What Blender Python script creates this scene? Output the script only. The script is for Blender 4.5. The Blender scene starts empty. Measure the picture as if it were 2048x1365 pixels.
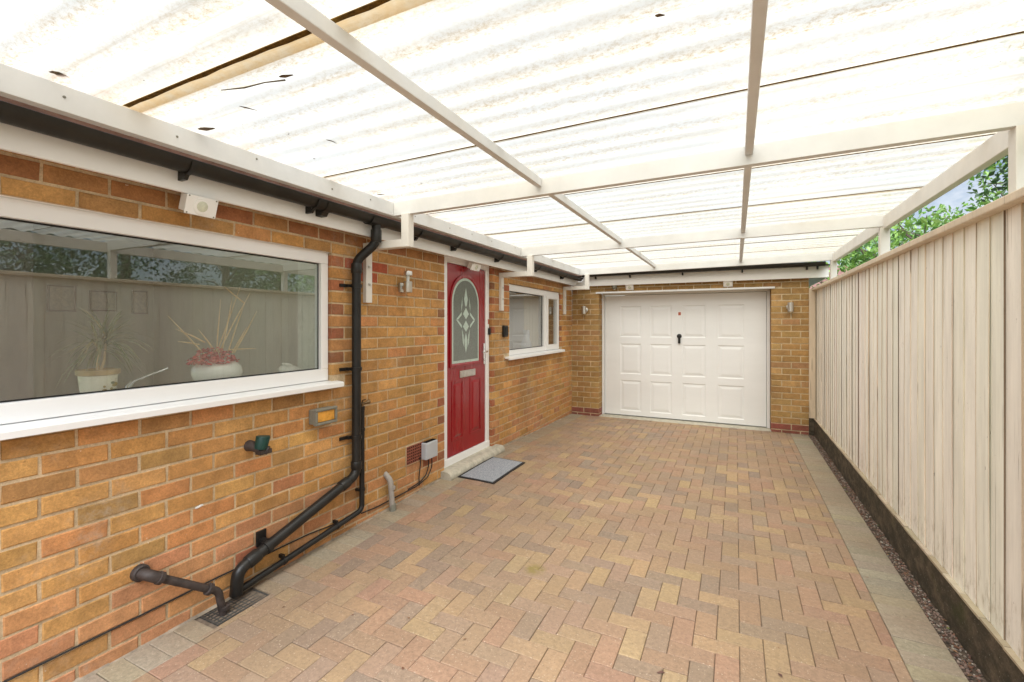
import bpy, math, random
from mathutils import Vector, Matrix, noise as mnoise
R = math.radians
rnd = random.Random(7)
scene = bpy.context.scene
COL = scene.collection

# ------------------------------------------------------------------ materials
def srgb(r, g, b):
    f = lambda c: (c / 255 / 12.92) if c / 255 <= .04045 else ((c / 255 + .055) / 1.055) ** 2.4
    return (f(r), f(g), f(b))

class NT:
    def __init__(s, name):
        s.m = bpy.data.materials.new(name); s.m.use_nodes = True
        s.t = s.m.node_tree; s.n = s.t.nodes; s.l = s.t.links
        s.n.clear()
        s.out = s.n.new('ShaderNodeOutputMaterial')
        s.tc = s.n.new('ShaderNodeTexCoord')
    def node(s, typ, **kw):
        nd = s.n.new(typ)
        for k, v in kw.items(): setattr(nd, k, v)
        return nd
    def link(s, a, b): s.l.new(a, b)
    def coords(s, scale=(1, 1, 1), loc=(0, 0, 0)):
        mp = s.node('ShaderNodeMapping'); s.link(s.tc.outputs['Object'], mp.inputs[0])
        mp.inputs['Scale'].default_value = scale; mp.inputs['Location'].default_value = loc
        return mp.outputs[0]
    def noise(s, scale, detail=4, rough=.6, stretch=(1, 1, 1), loc=(0, 0, 0)):
        nd = s.node('ShaderNodeTexNoise'); s.link(s.coords(stretch, loc), nd.inputs['Vector'])
        nd.inputs['Scale'].default_value = scale; nd.inputs['Detail'].default_value = detail
        nd.inputs['Roughness'].default_value = rough
        return nd.outputs['Fac']
    def ramp(s, fac, a, b, va=0., vb=1.):
        nd = s.node('ShaderNodeMapRange'); s.link(fac, nd.inputs[0])
        nd.inputs[1].default_value = a; nd.inputs[2].default_value = b
        nd.inputs[3].default_value = va; nd.inputs[4].default_value = vb
        nd.interpolation_type = 'SMOOTHSTEP'
        return nd.outputs[0]
    def math(s, op, a, b=0.):
        nd = s.node('ShaderNodeMath', operation=op)
        for i, v in enumerate((a, b)):
            if isinstance(v, (int, float)): nd.inputs[i].default_value = v
            else: s.link(v, nd.inputs[i])
        return nd.outputs[0]
    def mix(s, fac, a, b, mode='MIX'):
        nd = s.node('ShaderNodeMix', data_type='RGBA', blend_type=mode)
        if isinstance(fac, (int, float)): nd.inputs[0].default_value = fac
        else: s.link(fac, nd.inputs[0])
        for i, v in ((6, a), (7, b)):
            if isinstance(v, tuple): nd.inputs[i].default_value = (*v[:3], 1)
            else: s.link(v, nd.inputs[i])
        return nd.outputs[2]
    def attr(s, name):
        nd = s.node('ShaderNodeAttribute'); nd.attribute_name = name
        return nd
    def scalecol(s, col, fac):
        nd = s.node('ShaderNodeVectorMath', operation='SCALE')
        if isinstance(col, tuple): nd.inputs[0].default_value = col
        else: s.link(col, nd.inputs[0])
        if isinstance(fac, (int, float)): nd.inputs['Scale'].default_value = fac
        else: s.link(fac, nd.inputs['Scale'])
        return nd.outputs[0]
    def principled(s, col, rough=.6, spec=.5, metal=0., bump=None, bstr=.3, bdist=.002, coat=0.):
        p = s.node('ShaderNodeBsdfPrincipled')
        if isinstance(col, tuple): p.inputs['Base Color'].default_value = (*col[:3], 1)
        else: s.link(col, p.inputs['Base Color'])
        if isinstance(rough, (int, float)): p.inputs['Roughness'].default_value = rough
        else: s.link(rough, p.inputs['Roughness'])
        p.inputs['Specular IOR Level'].default_value = spec
        p.inputs['Metallic'].default_value = metal
        p.inputs['Coat Weight'].default_value = coat
        if bump is not None:
            b = s.node('ShaderNodeBump'); s.link(bump, b.inputs['Height'])
            b.inputs['Strength'].default_value = bstr; b.inputs['Distance'].default_value = bdist
            s.link(b.outputs[0], p.inputs['Normal'])
        s.link(p.outputs[0], s.out.inputs[0])
        return p

def plain(name, col, rough=.5, spec=.5, metal=0., nscale=12., namt=.12, bscale=0., bstr=.2, bdist=.001, coat=0., stretch=(1, 1, 1), rvar=.15):
    t = NT(name)
    f = t.ramp(t.noise(nscale, 5, .65, stretch), .25, .75, 1 - namt, 1 + namt)
    c = t.scalecol(col, f)
    r = t.ramp(t.noise(nscale * 1.7, 3, .6, stretch), .3, .7, rough * (1 - rvar), min(1, rough * (1 + rvar)))
    b = t.noise(bscale, 4, .7, stretch) if bscale else None
    t.principled(c, r, spec, metal, b, bstr, bdist, coat)
    return t.m

def mat_brick(name, algae=False, dust=0.):
    t = NT(name)
    a = t.attr('col').outputs['Color']
    f = t.ramp(t.noise(95, 6, .8), .25, .75, .74, 1.24)
    c = t.scalecol(a, f)
    f2 = t.math('MULTIPLY', t.ramp(t.noise(2.2, 4, .6), .3, .7, .84, 1.12), t.ramp(t.noise(15, 4, .65), .3, .7, .84, 1.14))
    c = t.scalecol(c, f2)
    sn = t.ramp(t.noise(1.5, 6, .72, (1, 1, .55), (9, 2, 4)), .50, .72)
    c = t.mix(t.math('MULTIPLY', sn, .38), c, (.20, .115, .06))      # grime and damp patches
    # dark kiln specks
    sp = t.ramp(t.noise(75, 3, .6), .64, .74)
    c = t.mix(t.math('MULTIPLY', sp, .5), c, (.12, .06, .03))
    lime = t.ramp(t.noise(48, 2, .5, loc=(2, 5, 1)), .75, .77)
    c = t.mix(t.math('MULTIPLY', lime, .7), c, (.66, .58, .46))
    if dust:
        d = t.math('MULTIPLY', t.ramp(t.noise(1.3, 5, .7, loc=(3, 1, 0)), .52, .72), t.ramp(t.noise(26, 4, .7), .35, .7))
        c = t.mix(t.math('MULTIPLY', d, dust), c, (.45, .38, .30))
    if algae:
        sx = t.node('ShaderNodeSeparateXYZ'); t.link(t.tc.outputs['Object'], sx.inputs[0])
        zb = t.math('MULTIPLY', t.ramp(sx.outputs[2], .12, .17), t.ramp(sx.outputs[2], .30, .24))
        xb = t.math('MULTIPLY', t.ramp(sx.outputs[0], -2.50, -2.44), t.ramp(sx.outputs[0], -2.06, -2.16))
        m = t.math('MULTIPLY', t.math('MULTIPLY', zb, xb), t.ramp(t.noise(9, 4, .7), .32, .6))
        c = t.mix(t.math('MULTIPLY', m, .8), c, (.10, .105, .015))
    h = t.math('ADD', t.noise(260, 3, .7), t.math('MULTIPLY', t.noise(55, 4, .7), 1.2))
    t.principled(c, .85, .25, 0, h, .55, .003)
    return t.m

def mat_mortar(name, col):
    t = NT(name)
    c = t.scalecol(col, t.ramp(t.noise(7, 6, .7), .3, .7, .74, 1.18))
    c = t.scalecol(c, t.ramp(t.noise(140, 3, .6), .3, .7, .85, 1.1))
    t.principled(c, .95, .15, 0, t.noise(220, 4, .7), .6, .003)
    return t.m

def mat_paver():
    t = NT('block_paving')
    a = t.attr('col').outputs['Color']
    c = t.scalecol(a, t.ramp(t.noise(45, 6, .75), .25, .75, .74, 1.26))
    c = t.mix(t.ramp(t.noise(1.1, 5, .62), .36, .68, .1, .62), c, t.scalecol((.235, .165, .110), t.ramp(t.noise(60, 4, .7), .3, .7, .85, 1.15)))
    # aggregate: pale and dark grit
    c = t.mix(t.math('MULTIPLY', t.ramp(t.noise(120, 1, .5), .69, .73), .55), c, (.55, .47, .38))
    c = t.mix(t.math('MULTIPLY', t.ramp(t.noise(100, 3, .6, loc=(4, 4, 0)), .60, .72), .55), c, (.12, .085, .06))
    oil = t.math('MULTIPLY', t.ramp(t.noise(.9, 5, .7, (1, .5, 1), (6, 8, 0)), .54, .74), .42)
    c = t.mix(oil, c, (.150, .105, .072))
    sv = t.node('ShaderNodeVectorMath', operation='DISTANCE'); t.link(t.tc.outputs['Object'], sv.inputs[0]); sv.inputs[1].default_value = (-1.104, 2.590, 0)
    c = t.mix(t.math('MULTIPLY', t.ramp(sv.outputs['Value'], .085, .03), t.ramp(t.noise(20, 3, .6), .3, .6, .3, .8)), c, (.20, .155, .045))
    # salt bloom
    s = t.math('MULTIPLY', t.ramp(t.noise(3.3, 4, .7, loc=(7, 2, 0)), .66, .74), t.ramp(t.noise(40, 3, .7), .42, .7))
    c = t.mix(t.math('MULTIPLY', s, .35), c, (.55, .50, .45))
    h = t.math('ADD', t.noise(320, 2, .6), t.math('MULTIPLY', t.noise(90, 4, .7), .8))
    t.principled(c, t.ramp(t.noise(5, 4, .6), .3, .7, .62, .85), .3, 0, h, .4, .002)
    return t.m

def mat_fence():
    t = NT('cream_fence_paint')
    a = t.attr('col').outputs['Color']
    c = t.scalecol(a, t.ramp(t.noise(5, 5, .65, (1, 3, .35)), .3, .7, .9, 1.07))
    st = t.ramp(t.noise(9, 6, .75, (1, 4, .25)), .60, .76)
    c = t.mix(t.math('MULTIPLY', st, .22), c, (.50, .39, .26))
    sp = t.ramp(t.noise(26, 3, .65, (1, 1.6, .6)), .71, .75)
    c = t.mix(t.math('MULTIPLY', sp, .8), c, (.10, .065, .045))
    fl = t.math('MULTIPLY', t.ramp(t.noise(60, 4, .7, (1, 2, .5)), .60, .66), t.ramp(t.noise(2.1, 3, .6), .5, .7))
    c = t.mix(t.math('MULTIPLY', fl, .45), c, (.23, .17, .12))
    ck = t.math('MULTIPLY', t.ramp(t.noise(24, 2, .5, (1, 3.6, .06)), .672, .69), t.ramp(t.noise(1.9, 3, .6, (1, 1, 1), (4, 1, 0)), .40, .5))
    c = t.mix(t.math('MULTIPLY', ck, .65), c, (.20, .15, .10))
    sx = t.node('ShaderNodeSeparateXYZ'); t.link(t.tc.outputs['Object'], sx.inputs[0])
    ft = t.math('MULTIPLY', t.ramp(sx.outputs[2], .55, .22), t.ramp(t.noise(14, 5, .75, (1, 2, .8)), .46, .70))
    c = t.mix(t.math('MULTIPLY', ft, .6), c, (.33, .27, .17))
    t.principled(c, .62, .3, 0, t.noise(70, 5, .7, (1, 3, .2)), .35, .002)
    return t.m

def mat_roof():
    t = NT('translucent_corrugated_plastic')
    d = t.attr('dirt')                     # R: lap joint, G: trough, B: edge line
    sep = t.node('ShaderNodeSeparateColor'); t.link(d.outputs['Color'], sep.inputs[0])
    lap, trough, edge = sep.outputs
    c = (.615, .592, .528)
    grit = t.ramp(t.noise(75, 6, .85, (.6, 1, 1)), .42, .70)
    patch = t.ramp(t.noise(1.5, 5, .75, (.4, 2.0, 1)), .30, .66)
    k = t.math('MULTIPLY', t.math('MULTIPLY', grit, patch), t.math('ADD', t.math('MULTIPLY', trough, .75), .25))
    film = t.math('MULTIPLY', t.math('ADD', t.math('MULTIPLY', trough, .7), .3), t.ramp(t.noise(2.0, 4, .7, (.4, 1.3, 1), (3, 3, 0)), .3, .7, .0, .34))
    c1 = t.mix(film, c, (.58, .46, .28))
    c1 = t.mix(k, c1, (.36, .24, .10))
    rib = t.math('MULTIPLY', t.ramp(t.noise(1.0, 4, .7, (.35, 26, 1)), .54, .70), t.ramp(t.noise(1.2, 3, .6, (.5, 1, 1), (8, 0, 0)), .35, .6))
    c1 = t.mix(t.math('MULTIPLY', rib, .42), c1, (.40, .30, .17))
    lapm = t.math('MULTIPLY', lap, t.ramp(t.noise(16, 5, .7), .25, .7, .35, 1))
    c1 = t.mix(lapm, c1, (.58, .42, .22))
    spk = t.ramp(t.noise(26, 3, .6, (.6, 1.3, 1), (1, 2, 0)), .735, .76)
    c1 = t.mix(t.math('MULTIPLY', spk, .7), c1, (.10, .075, .04))
    c1 = t.mix(edge, c1, (.20, .10, .03))
    tr = t.node('ShaderNodeBsdfTranslucent'); t.link(c1, tr.inputs[0])
    df = t.node('ShaderNodeBsdfDiffuse'); t.link(c1, df.inputs[0])
    mx = t.node('ShaderNodeMixShader'); mx.inputs[0].default_value = .22
    t.link(tr.outputs[0], mx.inputs[1]); t.link(df.outputs[0], mx.inputs[2])
    tp = t.node('ShaderNodeBsdfTransparent'); t.link(c1, tp.inputs[0])       # part of the light passes straight through
    m2 = t.node('ShaderNodeMixShader'); m2.inputs[0].default_value = .47
    t.link(mx.outputs[0], m2.inputs[1]); t.link(tp.outputs[0], m2.inputs[2])
    t.link(m2.outputs[0], t.out.inputs[0])
    return t.m

def mat_glass(name='window_glass', boost=3.1, base=.045, tint=(.98, 1.0, .985)):
    t = NT(name)
    fr = t.node('ShaderNodeLayerWeight'); fr.inputs[0].default_value = .5      # the same from both sides of the pane
    f = t.math('MINIMUM', t.math('MULTIPLY', t.math('ADD', t.math('MULTIPLY', t.math('POWER', fr.outputs['Facing'], 5.), .95), base), boost), 1.)
    g = t.node('ShaderNodeBsdfGlossy'); g.inputs['Roughness'].default_value = .0
    b = t.node('ShaderNodeBump'); t.link(t.noise(2.2, 2, .5), b.inputs['Height']); b.inputs['Strength'].default_value = .012; b.inputs['Distance'].default_value = .004
    t.link(b.outputs[0], g.inputs['Normal'])
    tr = t.node('ShaderNodeBsdfTransparent'); tr.inputs[0].default_value = (*tint, 1)
    mx = t.node('ShaderNodeMixShader'); t.link(f, mx.inputs[0]); t.link(tr.outputs[0], mx.inputs[1]); t.link(g.outputs[0], mx.inputs[2])
    t.link(mx.outputs[0], t.out.inputs[0])
    return t.m

def mat_leaf(name, trans=.4):
    t = NT(name)
    a = t.attr('col').outputs['Color']
    p = t.node('ShaderNodeBsdfPrincipled'); t.link(a, p.inputs['Base Color']); p.inputs['Roughness'].default_value = .38
    p.inputs['Specular IOR Level'].default_value = .5
    tr = t.node('ShaderNodeBsdfTranslucent'); t.link(t.scalecol(a, 1.3), tr.inputs[0])
    mx = t.node('ShaderNodeMixShader'); mx.inputs[0].default_value = trans
    t.link(p.outputs[0], mx.inputs[1]); t.link(tr.outputs[0], mx.inputs[2]); t.link(mx.outputs[0], t.out.inputs[0])
    return t.m

def mat_attr(name, rough=.7, spec=.3):
    t = NT(name); a = t.attr('col').outputs['Color']
    c = t.scalecol(a, t.ramp(t.noise(60, 4, .7), .3, .7, .8, 1.2))
    t.principled(c, rough, spec); return t.m

def mat_gravelboard():
    t = NT('dark_gravel_board')
    c = t.mix(t.ramp(t.noise(8, 6, .75, (1, 1, 1.5)), .4, .7), (.050, .042, .030), (.13, .10, .07))
    c = t.mix(t.ramp(t.noise(5, 4, .6, (1, .6, 1), (2, 0, 1)), .58, .75, 0, .5), c, (.055, .062, .022))
    c = t.mix(t.math('MULTIPLY', t.ramp(t.noise(120, 2, .5), .68, .73), .7), c, (.32, .28, .22))
    t.principled(c, .9, .2, 0, t.noise(90, 5, .7), .5, .003)
    return t.m

def mat_mat():
    t = NT('mat_pile')
    c = t.mix(t.ramp(t.noise(260, 2, .6), .40, .62), (.16, .175, .20), (.44, .46, .50))
    t.principled(c, .95, .1, 0, t.noise(320, 2, .6), .8, .004)
    return t.m

def mat_carpetwood(name, col):
    return plain(name, col, .7, .3, nscale=6, namt=.15)

M = dict(
    brick=mat_brick('house_brick', dust=.75), gbrick=mat_brick('garage_brick', algae=True),
    mortar=mat_mortar('buff_mortar', (.565, .435, .280)), gmortar=mat_mortar('pale_mortar', (.58, .47, .31)),
    paver=mat_paver(), fence=mat_fence(), roof=mat_roof(), glass=mat_glass(), gboard=mat_gravelboard(), mat=mat_mat(),
    upvc=plain('white_upvc', (.82, .82, .82), .36, .4, nscale=3, namt=.012, rvar=0),
    white=plain('white_painted_timber', (.66, .665, .665), .5, .4, nscale=4, namt=.06, bscale=60, bstr=.08, stretch=(1, 1, 1)),
    wfascia=plain('white_fascia_board', (.84, .835, .82), .45, .4, nscale=3, namt=.03, rvar=.05),
    bracketpaint=plain('cream_bracket_paint', (.70, .675, .63), .45, .4, nscale=9, namt=.04),
    gdoor=plain('garage_door_paint', (.77, .78, .79), .38, .45, nscale=3, namt=.03, bscale=140, bstr=.1, stretch=(.25, 1, 1)),
    reddoor=plain('red_door_skin', (.27, .002, .009), .30, .5, nscale=5, namt=.08, bscale=42, bstr=.25, bdist=.0015, stretch=(1, 1, .12), coat=.25),
    black=plain('black_plastic', (.013, .012, .011), .40, .38, nscale=8, namt=.35, bscale=60, bstr=.08),
    gratemetal=plain('worn_grate', (.055, .052, .048), .5, .5, nscale=20, namt=.4),
    gutter=plain('weathered_gutter', (.020, .017, .013), .45, .35, nscale=5, namt=.4, bscale=40, bstr=.1),
    iron=plain('old_iron_pipe', (.040, .030, .027), .6, .4, nscale=22, namt=.45, bscale=70, bstr=.45, bdist=.002),
    steel=plain('brushed_steel', (.62, .60, .57), .32, .5, 1., nscale=30, namt=.1, stretch=(1, 1, .1)),
    chrome=plain('chrome', (.75, .75, .76), .12, .5, 1., nscale=4, namt=.03),
    brass=plain('dull_brass', (.20, .14, .08), .4, .5, 1., nscale=30, namt=.3),
    greyplastic=plain('grey_plastic', (.46, .48, .51), .45, .4, nscale=6, namt=.06),
    greypipe=plain('grey_pipe', (.32, .29, .26), .6, .3, nscale=20, namt=.2),
    bulk=plain('grey_cast_body', (.20, .195, .16), .5, .4, nscale=25, namt=.15),
    amber=plain('amber_lens', (.62, .30, .05), .3, .5, nscale=18, namt=.3),
    green=plain('dark_green_cap', (.005, .038, .030), .5, .4, nscale=10, namt=.15),
    fillet=plain('dirty_mortar_strip', (.27, .22, .165), .95, .2, nscale=9, namt=.45, bscale=80, bstr=.6, bdist=.003),
    concrete=plain('pale_concrete', (.43, .40, .33), .9, .2, nscale=14, namt=.25, bscale=80, bstr=.5, bdist=.003),
    terracotta=plain('terracotta_vent', (.26, .085, .055), .85, .2, nscale=25, namt=.25, bscale=90, bstr=.3),
    dark=plain('dark_void', (.012, .010, .009), .9, .1),
    rubber=plain('black_rubber', (.022, .020, .020), .7, .3, nscale=30, namt=.2),
    obscure=plain('obscure_glass', (.145, .165, .145), .14, .6, nscale=90, namt=.22, bscale=150, bstr=.12),
    frost=plain('frosted_glass', (.45, .55, .49), .3, .5, nscale=40, namt=.06),
    lens=plain('lamp_lens', (.62, .64, .52), .2, .6, nscale=60, namt=.12),
    lampglass=mat_glass('lamp_glass', 1., .05),
    sticker=plain('red_sticker', (.40, .10, .06), .5, .4),
    ground=plain('garden_ground', (.09, .11, .05), .95, .1, nscale=1.5, namt=.4, bscale=20, bstr=.6, bdist=.02),
    sand=plain('jointing_sand', (.16, .125, .095), .95, .1, nscale=30, namt=.35, bscale=150, bstr=.5),
    soil=plain('gravel_bed', (.10, .075, .058), .95, .1, nscale=40, namt=.4, bscale=120, bstr=.7, bdist=.005),
    stones=mat_attr('gravel_stones', .75, .3), litter=mat_attr('dry_leaf', .7, .3),
    leaf=mat_leaf('tree_leaf', .35), hedgeleaf=mat_leaf('evergreen_leaf', .28), bark=plain('bark', (.13, .10, .08), .9, .2, nscale=30, namt=.4, bscale=40, bstr=.6, bdist=.01, stretch=(1, 1, .3)),
    houseleaf=mat_leaf('houseplant_leaf', .3),
    room=plain('room_wall', (.55, .545, .49), .8, .2, nscale=3, namt=.05), lilac=plain('lilac_wall', (.46, .42, .43), .8, .2, nscale=3, namt=.05),
    tile=plain('pale_tile', (.60, .62, .56), .3, .5, nscale=6, namt=.05), roomfloor=plain('room_floor', (.42, .34, .25), .6, .3, nscale=8, namt=.3),
    ceramic=plain('white_ceramic', (.86, .85, .80), .2, .5, nscale=6, namt=.04, coat=.3), creamceramic=plain('cream_ceramic', (.88, .82, .68), .3, .5, nscale=8, namt=.06),
    tanrim=plain('tan_glaze', (.45, .30, .13), .35, .5, nscale=20, namt=.2), straw=plain('dry_straw', (.62, .46, .24), .7, .3, nscale=20, namt=.15),
    redflower=mat_attr('red_silk_petal', .7, .3), cork=plain('soil_in_pot', (.05, .035, .025), .95, .1, nscale=60, namt=.4),
    frame=plain('picture_frame_wood', (.12, .08, .05), .5, .4), paper=plain('picture_mount', (.42, .38, .30), .8, .2, nscale=40, namt=.3),
    curtain=plain('cream_curtain', (.66, .58, .42), .85, .2, nscale=20, namt=.06), sofa=plain('lilac_sofa', (.40, .37, .42), .9, .2, nscale=30, namt=.08),
    jug=plain('pale_blue_ceramic', (.55, .58, .66), .25, .5, nscale=10, namt=.06),
    rooftile=plain('roof_tile', (.16, .085, .06), .85, .2, nscale=8, namt=.3, bscale=25, bstr=.5, bdist=.01), redtile=plain('red_roof_tile', (.13, .065, .055), .85, .2, nscale=8, namt=.25),
    render=plain('pale_render', (.62, .60, .58), .9, .2, nscale=5, namt=.08), moss=plain('moss_line', (.11, .062, .014), .95, .1, nscale=40, namt=.5, bscale=90, bstr=.8, bdist=.004),
    cable=plain('black_cable', (.02, .018, .017), .55, .4), plaster=plain('white_plaster_splash', (.72, .70, .66), .9, .2),
)

# ------------------------------------------------------------------ mesh builder
class MB:
    def __init__(s): s.v = []; s.f = []; s.mi = []; s.c = []
    def add(s, vs, fs, mi=0, col=None):
        o = len(s.v); s.v.extend([tuple(p) for p in vs])
        for f in fs:
            s.f.append([i + o for i in f]); s.mi.append(mi); s.c.append(col or (1, 1, 1))
    def box(s, x0, x1, y0, y1, z0, z1, mi=0, col=None, rot=0., bot=None):
        vs = [(x, y, z) for z in (z0, z1) for y in (y0, y1) for x in (x0, x1)]
        s.add(vs, [(0, 2, 3, 1), (4, 5, 7, 6), (0, 1, 5, 4), (2, 6, 7, 3), (0, 4, 6, 2), (1, 3, 7, 5)], mi, col)
    def quad(s, a, b, c, d, mi=0, col=None): s.add([a, b, c, d], [(0, 1, 2, 3)], mi, col)
    def prism(s, prof, fn, t0, t1, mi=0, col=None, cap=True):
        n = len(prof); vs = [fn(p, t0) for p in prof] + [fn(p, t1) for p in prof]
        fs = [(i, (i + 1) % n, n + (i + 1) % n, n + i) for i in range(n)]
        if cap: fs += [tuple(range(n))[::-1], tuple(range(n, 2 * n))]
        s.add(vs, fs, mi, col)
    def tube(s, pts, r, seg=12, mi=0, cap=True, col=None):
        pts = [Vector(p) for p in pts]; n = len(pts)
        rs = r if isinstance(r, (list, tuple)) else [r] * n
        prev = None; vs = []
        for i, p in enumerate(pts):
            a = (pts[i] - pts[i - 1]).normalized() if i else (pts[1] - pts[0]).normalized()
            b = (pts[i + 1] - pts[i]).normalized() if i < n - 1 else a
            d = (a + b); d = d.normalized() if d.length > 1e-6 else a
            k = 1 / max(.5, math.sqrt(max(.0, (1 + a.dot(b)) / 2)))
            if prev is None:
                up = Vector((0, 0, 1)) if abs(d.z) < .9 else Vector((1, 0, 0))
                u = d.cross(up).normalized()
            else:
                u = (prev - d * prev.dot(d)).normalized()
            prev = u; w = d.cross(u)
            for j in range(seg):
                t = 2 * math.pi * j / seg
                vs.append(p + (u * math.cos(t) + w * math.sin(t)) * rs[i] * (k if 0 < i < n - 1 else 1))
        fs = []
        for i in range(n - 1):
            for j in range(seg):
                fs.append((i * seg + j, i * seg + (j + 1) % seg, (i + 1) * seg + (j + 1) % seg, (i + 1) * seg + j))
        if cap: fs += [tuple(range(seg))[::-1], tuple(range((n - 1) * seg, n * seg))]
        s.add(vs, fs, mi, col)
    def lathe(s, c, prof, seg=24, mi=0, col=None, sx=1., sy=1., axis=None):
        c = Vector(c); n = len(prof); vs = []
        q = Vector((0, 0, 1)).rotation_difference(Vector(axis)) if axis else None
        for r, z in prof:
            for j in range(seg):
                t = 2 * math.pi * j / seg
                p = Vector((r * math.cos(t) * sx, r * math.sin(t) * sy, z))
                if q: p = q @ p
                vs.append(c + p)
        fs = [(i * seg + j, i * seg + (j + 1) % seg, (i + 1) * seg + (j + 1) % seg, (i + 1) * seg + j) for i in range(n - 1) for j in range(seg)]
        fs += [tuple(range(seg))[::-1], tuple(range((n - 1) * seg, n * seg))]
        s.add(vs, fs, mi, col)
    def ell(s, c, rx, ry, rz, seg=16, rings=10, mi=0, col=None, jit=0., rot=None):
        c = Vector(c); vs = []
        for i in range(1, rings):
            a = math.pi * i / rings
            for j in range(seg):
                t = 2 * math.pi * j / seg
                p = Vector((rx * math.sin(a) * math.cos(t), ry * math.sin(a) * math.sin(t), rz * math.cos(a)))
                if jit: p *= 1 + rnd.uniform(-jit, jit)
                if rot: p = rot @ p
                vs.append(c + p)
        top = Vector((0, 0, rz)); bt = Vector((0, 0, -rz))
        if rot: top = rot @ top; bt = rot @ bt
        vs += [c + top, c + bt]; nt = len(vs) - 2
        fs = [(i * seg + j, (i + 1) * seg + j, (i + 1) * seg + (j + 1) % seg, i * seg + (j + 1) % seg) for i in range(rings - 2) for j in range(seg)]
        fs += [(nt, j, (j + 1) % seg) for j in range(seg)]
        fs += [(nt + 1, (rings - 2) * seg + (j + 1) % seg, (rings - 2) * seg + j) for j in range(seg)]
        s.add(vs, fs, mi, col)
    def build(s, name, mats, parent=None, smooth=False, bevel=0., attr='col', base=None, kind=None):
        if not isinstance(mats, (list, tuple)): mats = [mats]
        off = Vector(base) if base is not None else (wloc(parent) if parent else Vector((0, 0, 0)))
        me = bpy.data.meshes.new(name)
        me.from_pydata([(v[0] - off.x, v[1] - off.y, v[2] - off.z) for v in s.v], [], s.f)
        for m in mats: me.materials.append(M[m] if isinstance(m, str) else m)
        me.polygons.foreach_set('material_index', s.mi)
        if any(c != (1, 1, 1) for c in s.c):
            at = me.attributes.new(attr, 'FLOAT_COLOR', 'FACE')
            at.data.foreach_set('color', [x for c in s.c for x in (*c[:3], 1.)])
        if smooth:
            me.polygons.foreach_set('use_smooth', [True] * len(me.polygons))
            me.set_sharp_from_angle(angle=R(40))
        me.update()
        o = bpy.data.objects.new(name, me); COL.objects.link(o)
        if parent: o.parent = parent
        if base is not None:
            o.location = off - (wloc(parent) if parent else Vector((0, 0, 0)))
        if bevel:
            b = o.modifiers.new('bevel', 'BEVEL'); b.width = bevel; b.segments = 2; b.limit_method = 'ANGLE'; b.angle_limit = R(50); b.harden_normals = False
        if kind: o['kind'] = kind
        return o

def wloc(o):
    v = Vector((0, 0, 0))
    while o: v = v + Vector(o.location); o = o.parent
    return v
def thing(name, label, cat, loc=(0, 0, 0), group=None):
    o = bpy.data.objects.new(name, None); COL.objects.link(o); o.location = loc; o.empty_display_size = .1
    return tag(o, label, cat, group)
def tag(o, label, cat, group=None, kind=None):
    if label: o['label'] = label
    if cat: o['category'] = cat
    if group: o['group'] = group
    if kind: o['kind'] = kind
    return o
def copy_tree(o, parent=None):
    c = o.copy(); COL.objects.link(c); c.parent = parent
    for ch in o.children: copy_tree(ch, c)
    return c

W = -2.49            # face of the house wall
GY = 7.43            # face of the garage wall
def interp(t, xs, ys):
    if t <= xs[0]: return ys[0]
    for a, b, c, d in zip(xs, xs[1:], ys, ys[1:]):
        if t <= b:
            k = (t - a) / (b - a); k = k * k * (3 - 2 * k); return c + (d - c) * k
    return ys[-1]
def gz(x, y):        # the paving rises gently towards the doorstep
    a = interp(y, (1.2, 2.7, 3.4, 4.2, 5.0, 6.2, 7.3), (0, .028, .05, .062, .05, .02, 0))
    k = max(0, min(1, (-.7 - x) / 1.75)); return a * k * k * (3 - 2 * k)

# ------------------------------------------------------------------ ground and paving
m = MB(); m.box(-400, 400, -400, 400, -.6, -.13)
tag(m.build('ground', 'ground'), 'flat garden ground reaching away past the fence and houses', 'ground', kind='structure')
m = MB(); 
ny = 60
for i in range(ny):
    y0 = -6 + i * 13.42 / ny; y1 = -6 + (i + 1) * 13.42 / ny
    xs = [-2.6, -2.2, -1.8, -1.4, -1.0, -.6, .885]
    for xa, xb in zip(xs, xs[1:]):
        m.quad((xa, y0, gz(xa, y0) - .009), (xb, y0, gz(xb, y0) - .009), (xb, y1, gz(xb, y1) - .009), (xa, y1, gz(xa, y1) - .009))
tag(m.build('paving_bed', 'sand'), 'dark jointing sand between the driveway blocks', 'sand bed', kind='structure')

def paver(m, x0, x1, y0, y1, col, g=.0012, ch=.0030):
    x0 += g; x1 -= g; y0 += g; y1 -= g
    if x1 - x0 < .012 or y1 - y0 < .012: return
    dz = rnd.uniform(-.0018, .0012); tx = rnd.uniform(-.008, .008); ty = rnd.uniform(-.008, .008)
    cx, cy = (x0 + x1) / 2, (y0 + y1) / 2
    def z(x, y, d): return gz(x, y) + dz + (x - cx) * tx + (y - cy) * ty - d
    o = [(x0, y0), (x1, y0), (x1, y1), (x0, y1)]; i = [(x0 + ch, y0 + ch), (x1 - ch, y0 + ch), (x1 - ch, y1 - ch), (x0 + ch, y1 - ch)]
    vs = [(x, y, z(x, y, 0)) for x, y in i] + [(x, y, z(x, y, ch * .9)) for x, y in o] + [(x, y, z(x, y, .02)) for x, y in o]
    fs = [(0, 1, 2, 3)] + [(4 + k, 4 + (k + 1) % 4, (k + 1) % 4, k) for k in range(4)] + [(8 + k, 8 + (k + 1) % 4, 4 + (k + 1) % 4, 4 + k) for k in range(4)]
    m.add(vs, fs, 0, col)
PCOL = [((0.307, 0.206, 0.130), 4), ((0.328, 0.225, 0.130), 3), ((0.294, 0.197, 0.139), 4), ((0.256, 0.186, 0.136), 3), ((0.304, 0.189, 0.126), 3), ((0.235, 0.176, 0.136), 1.5), ((0.353, 0.248, 0.139), 1.5)]
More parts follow.
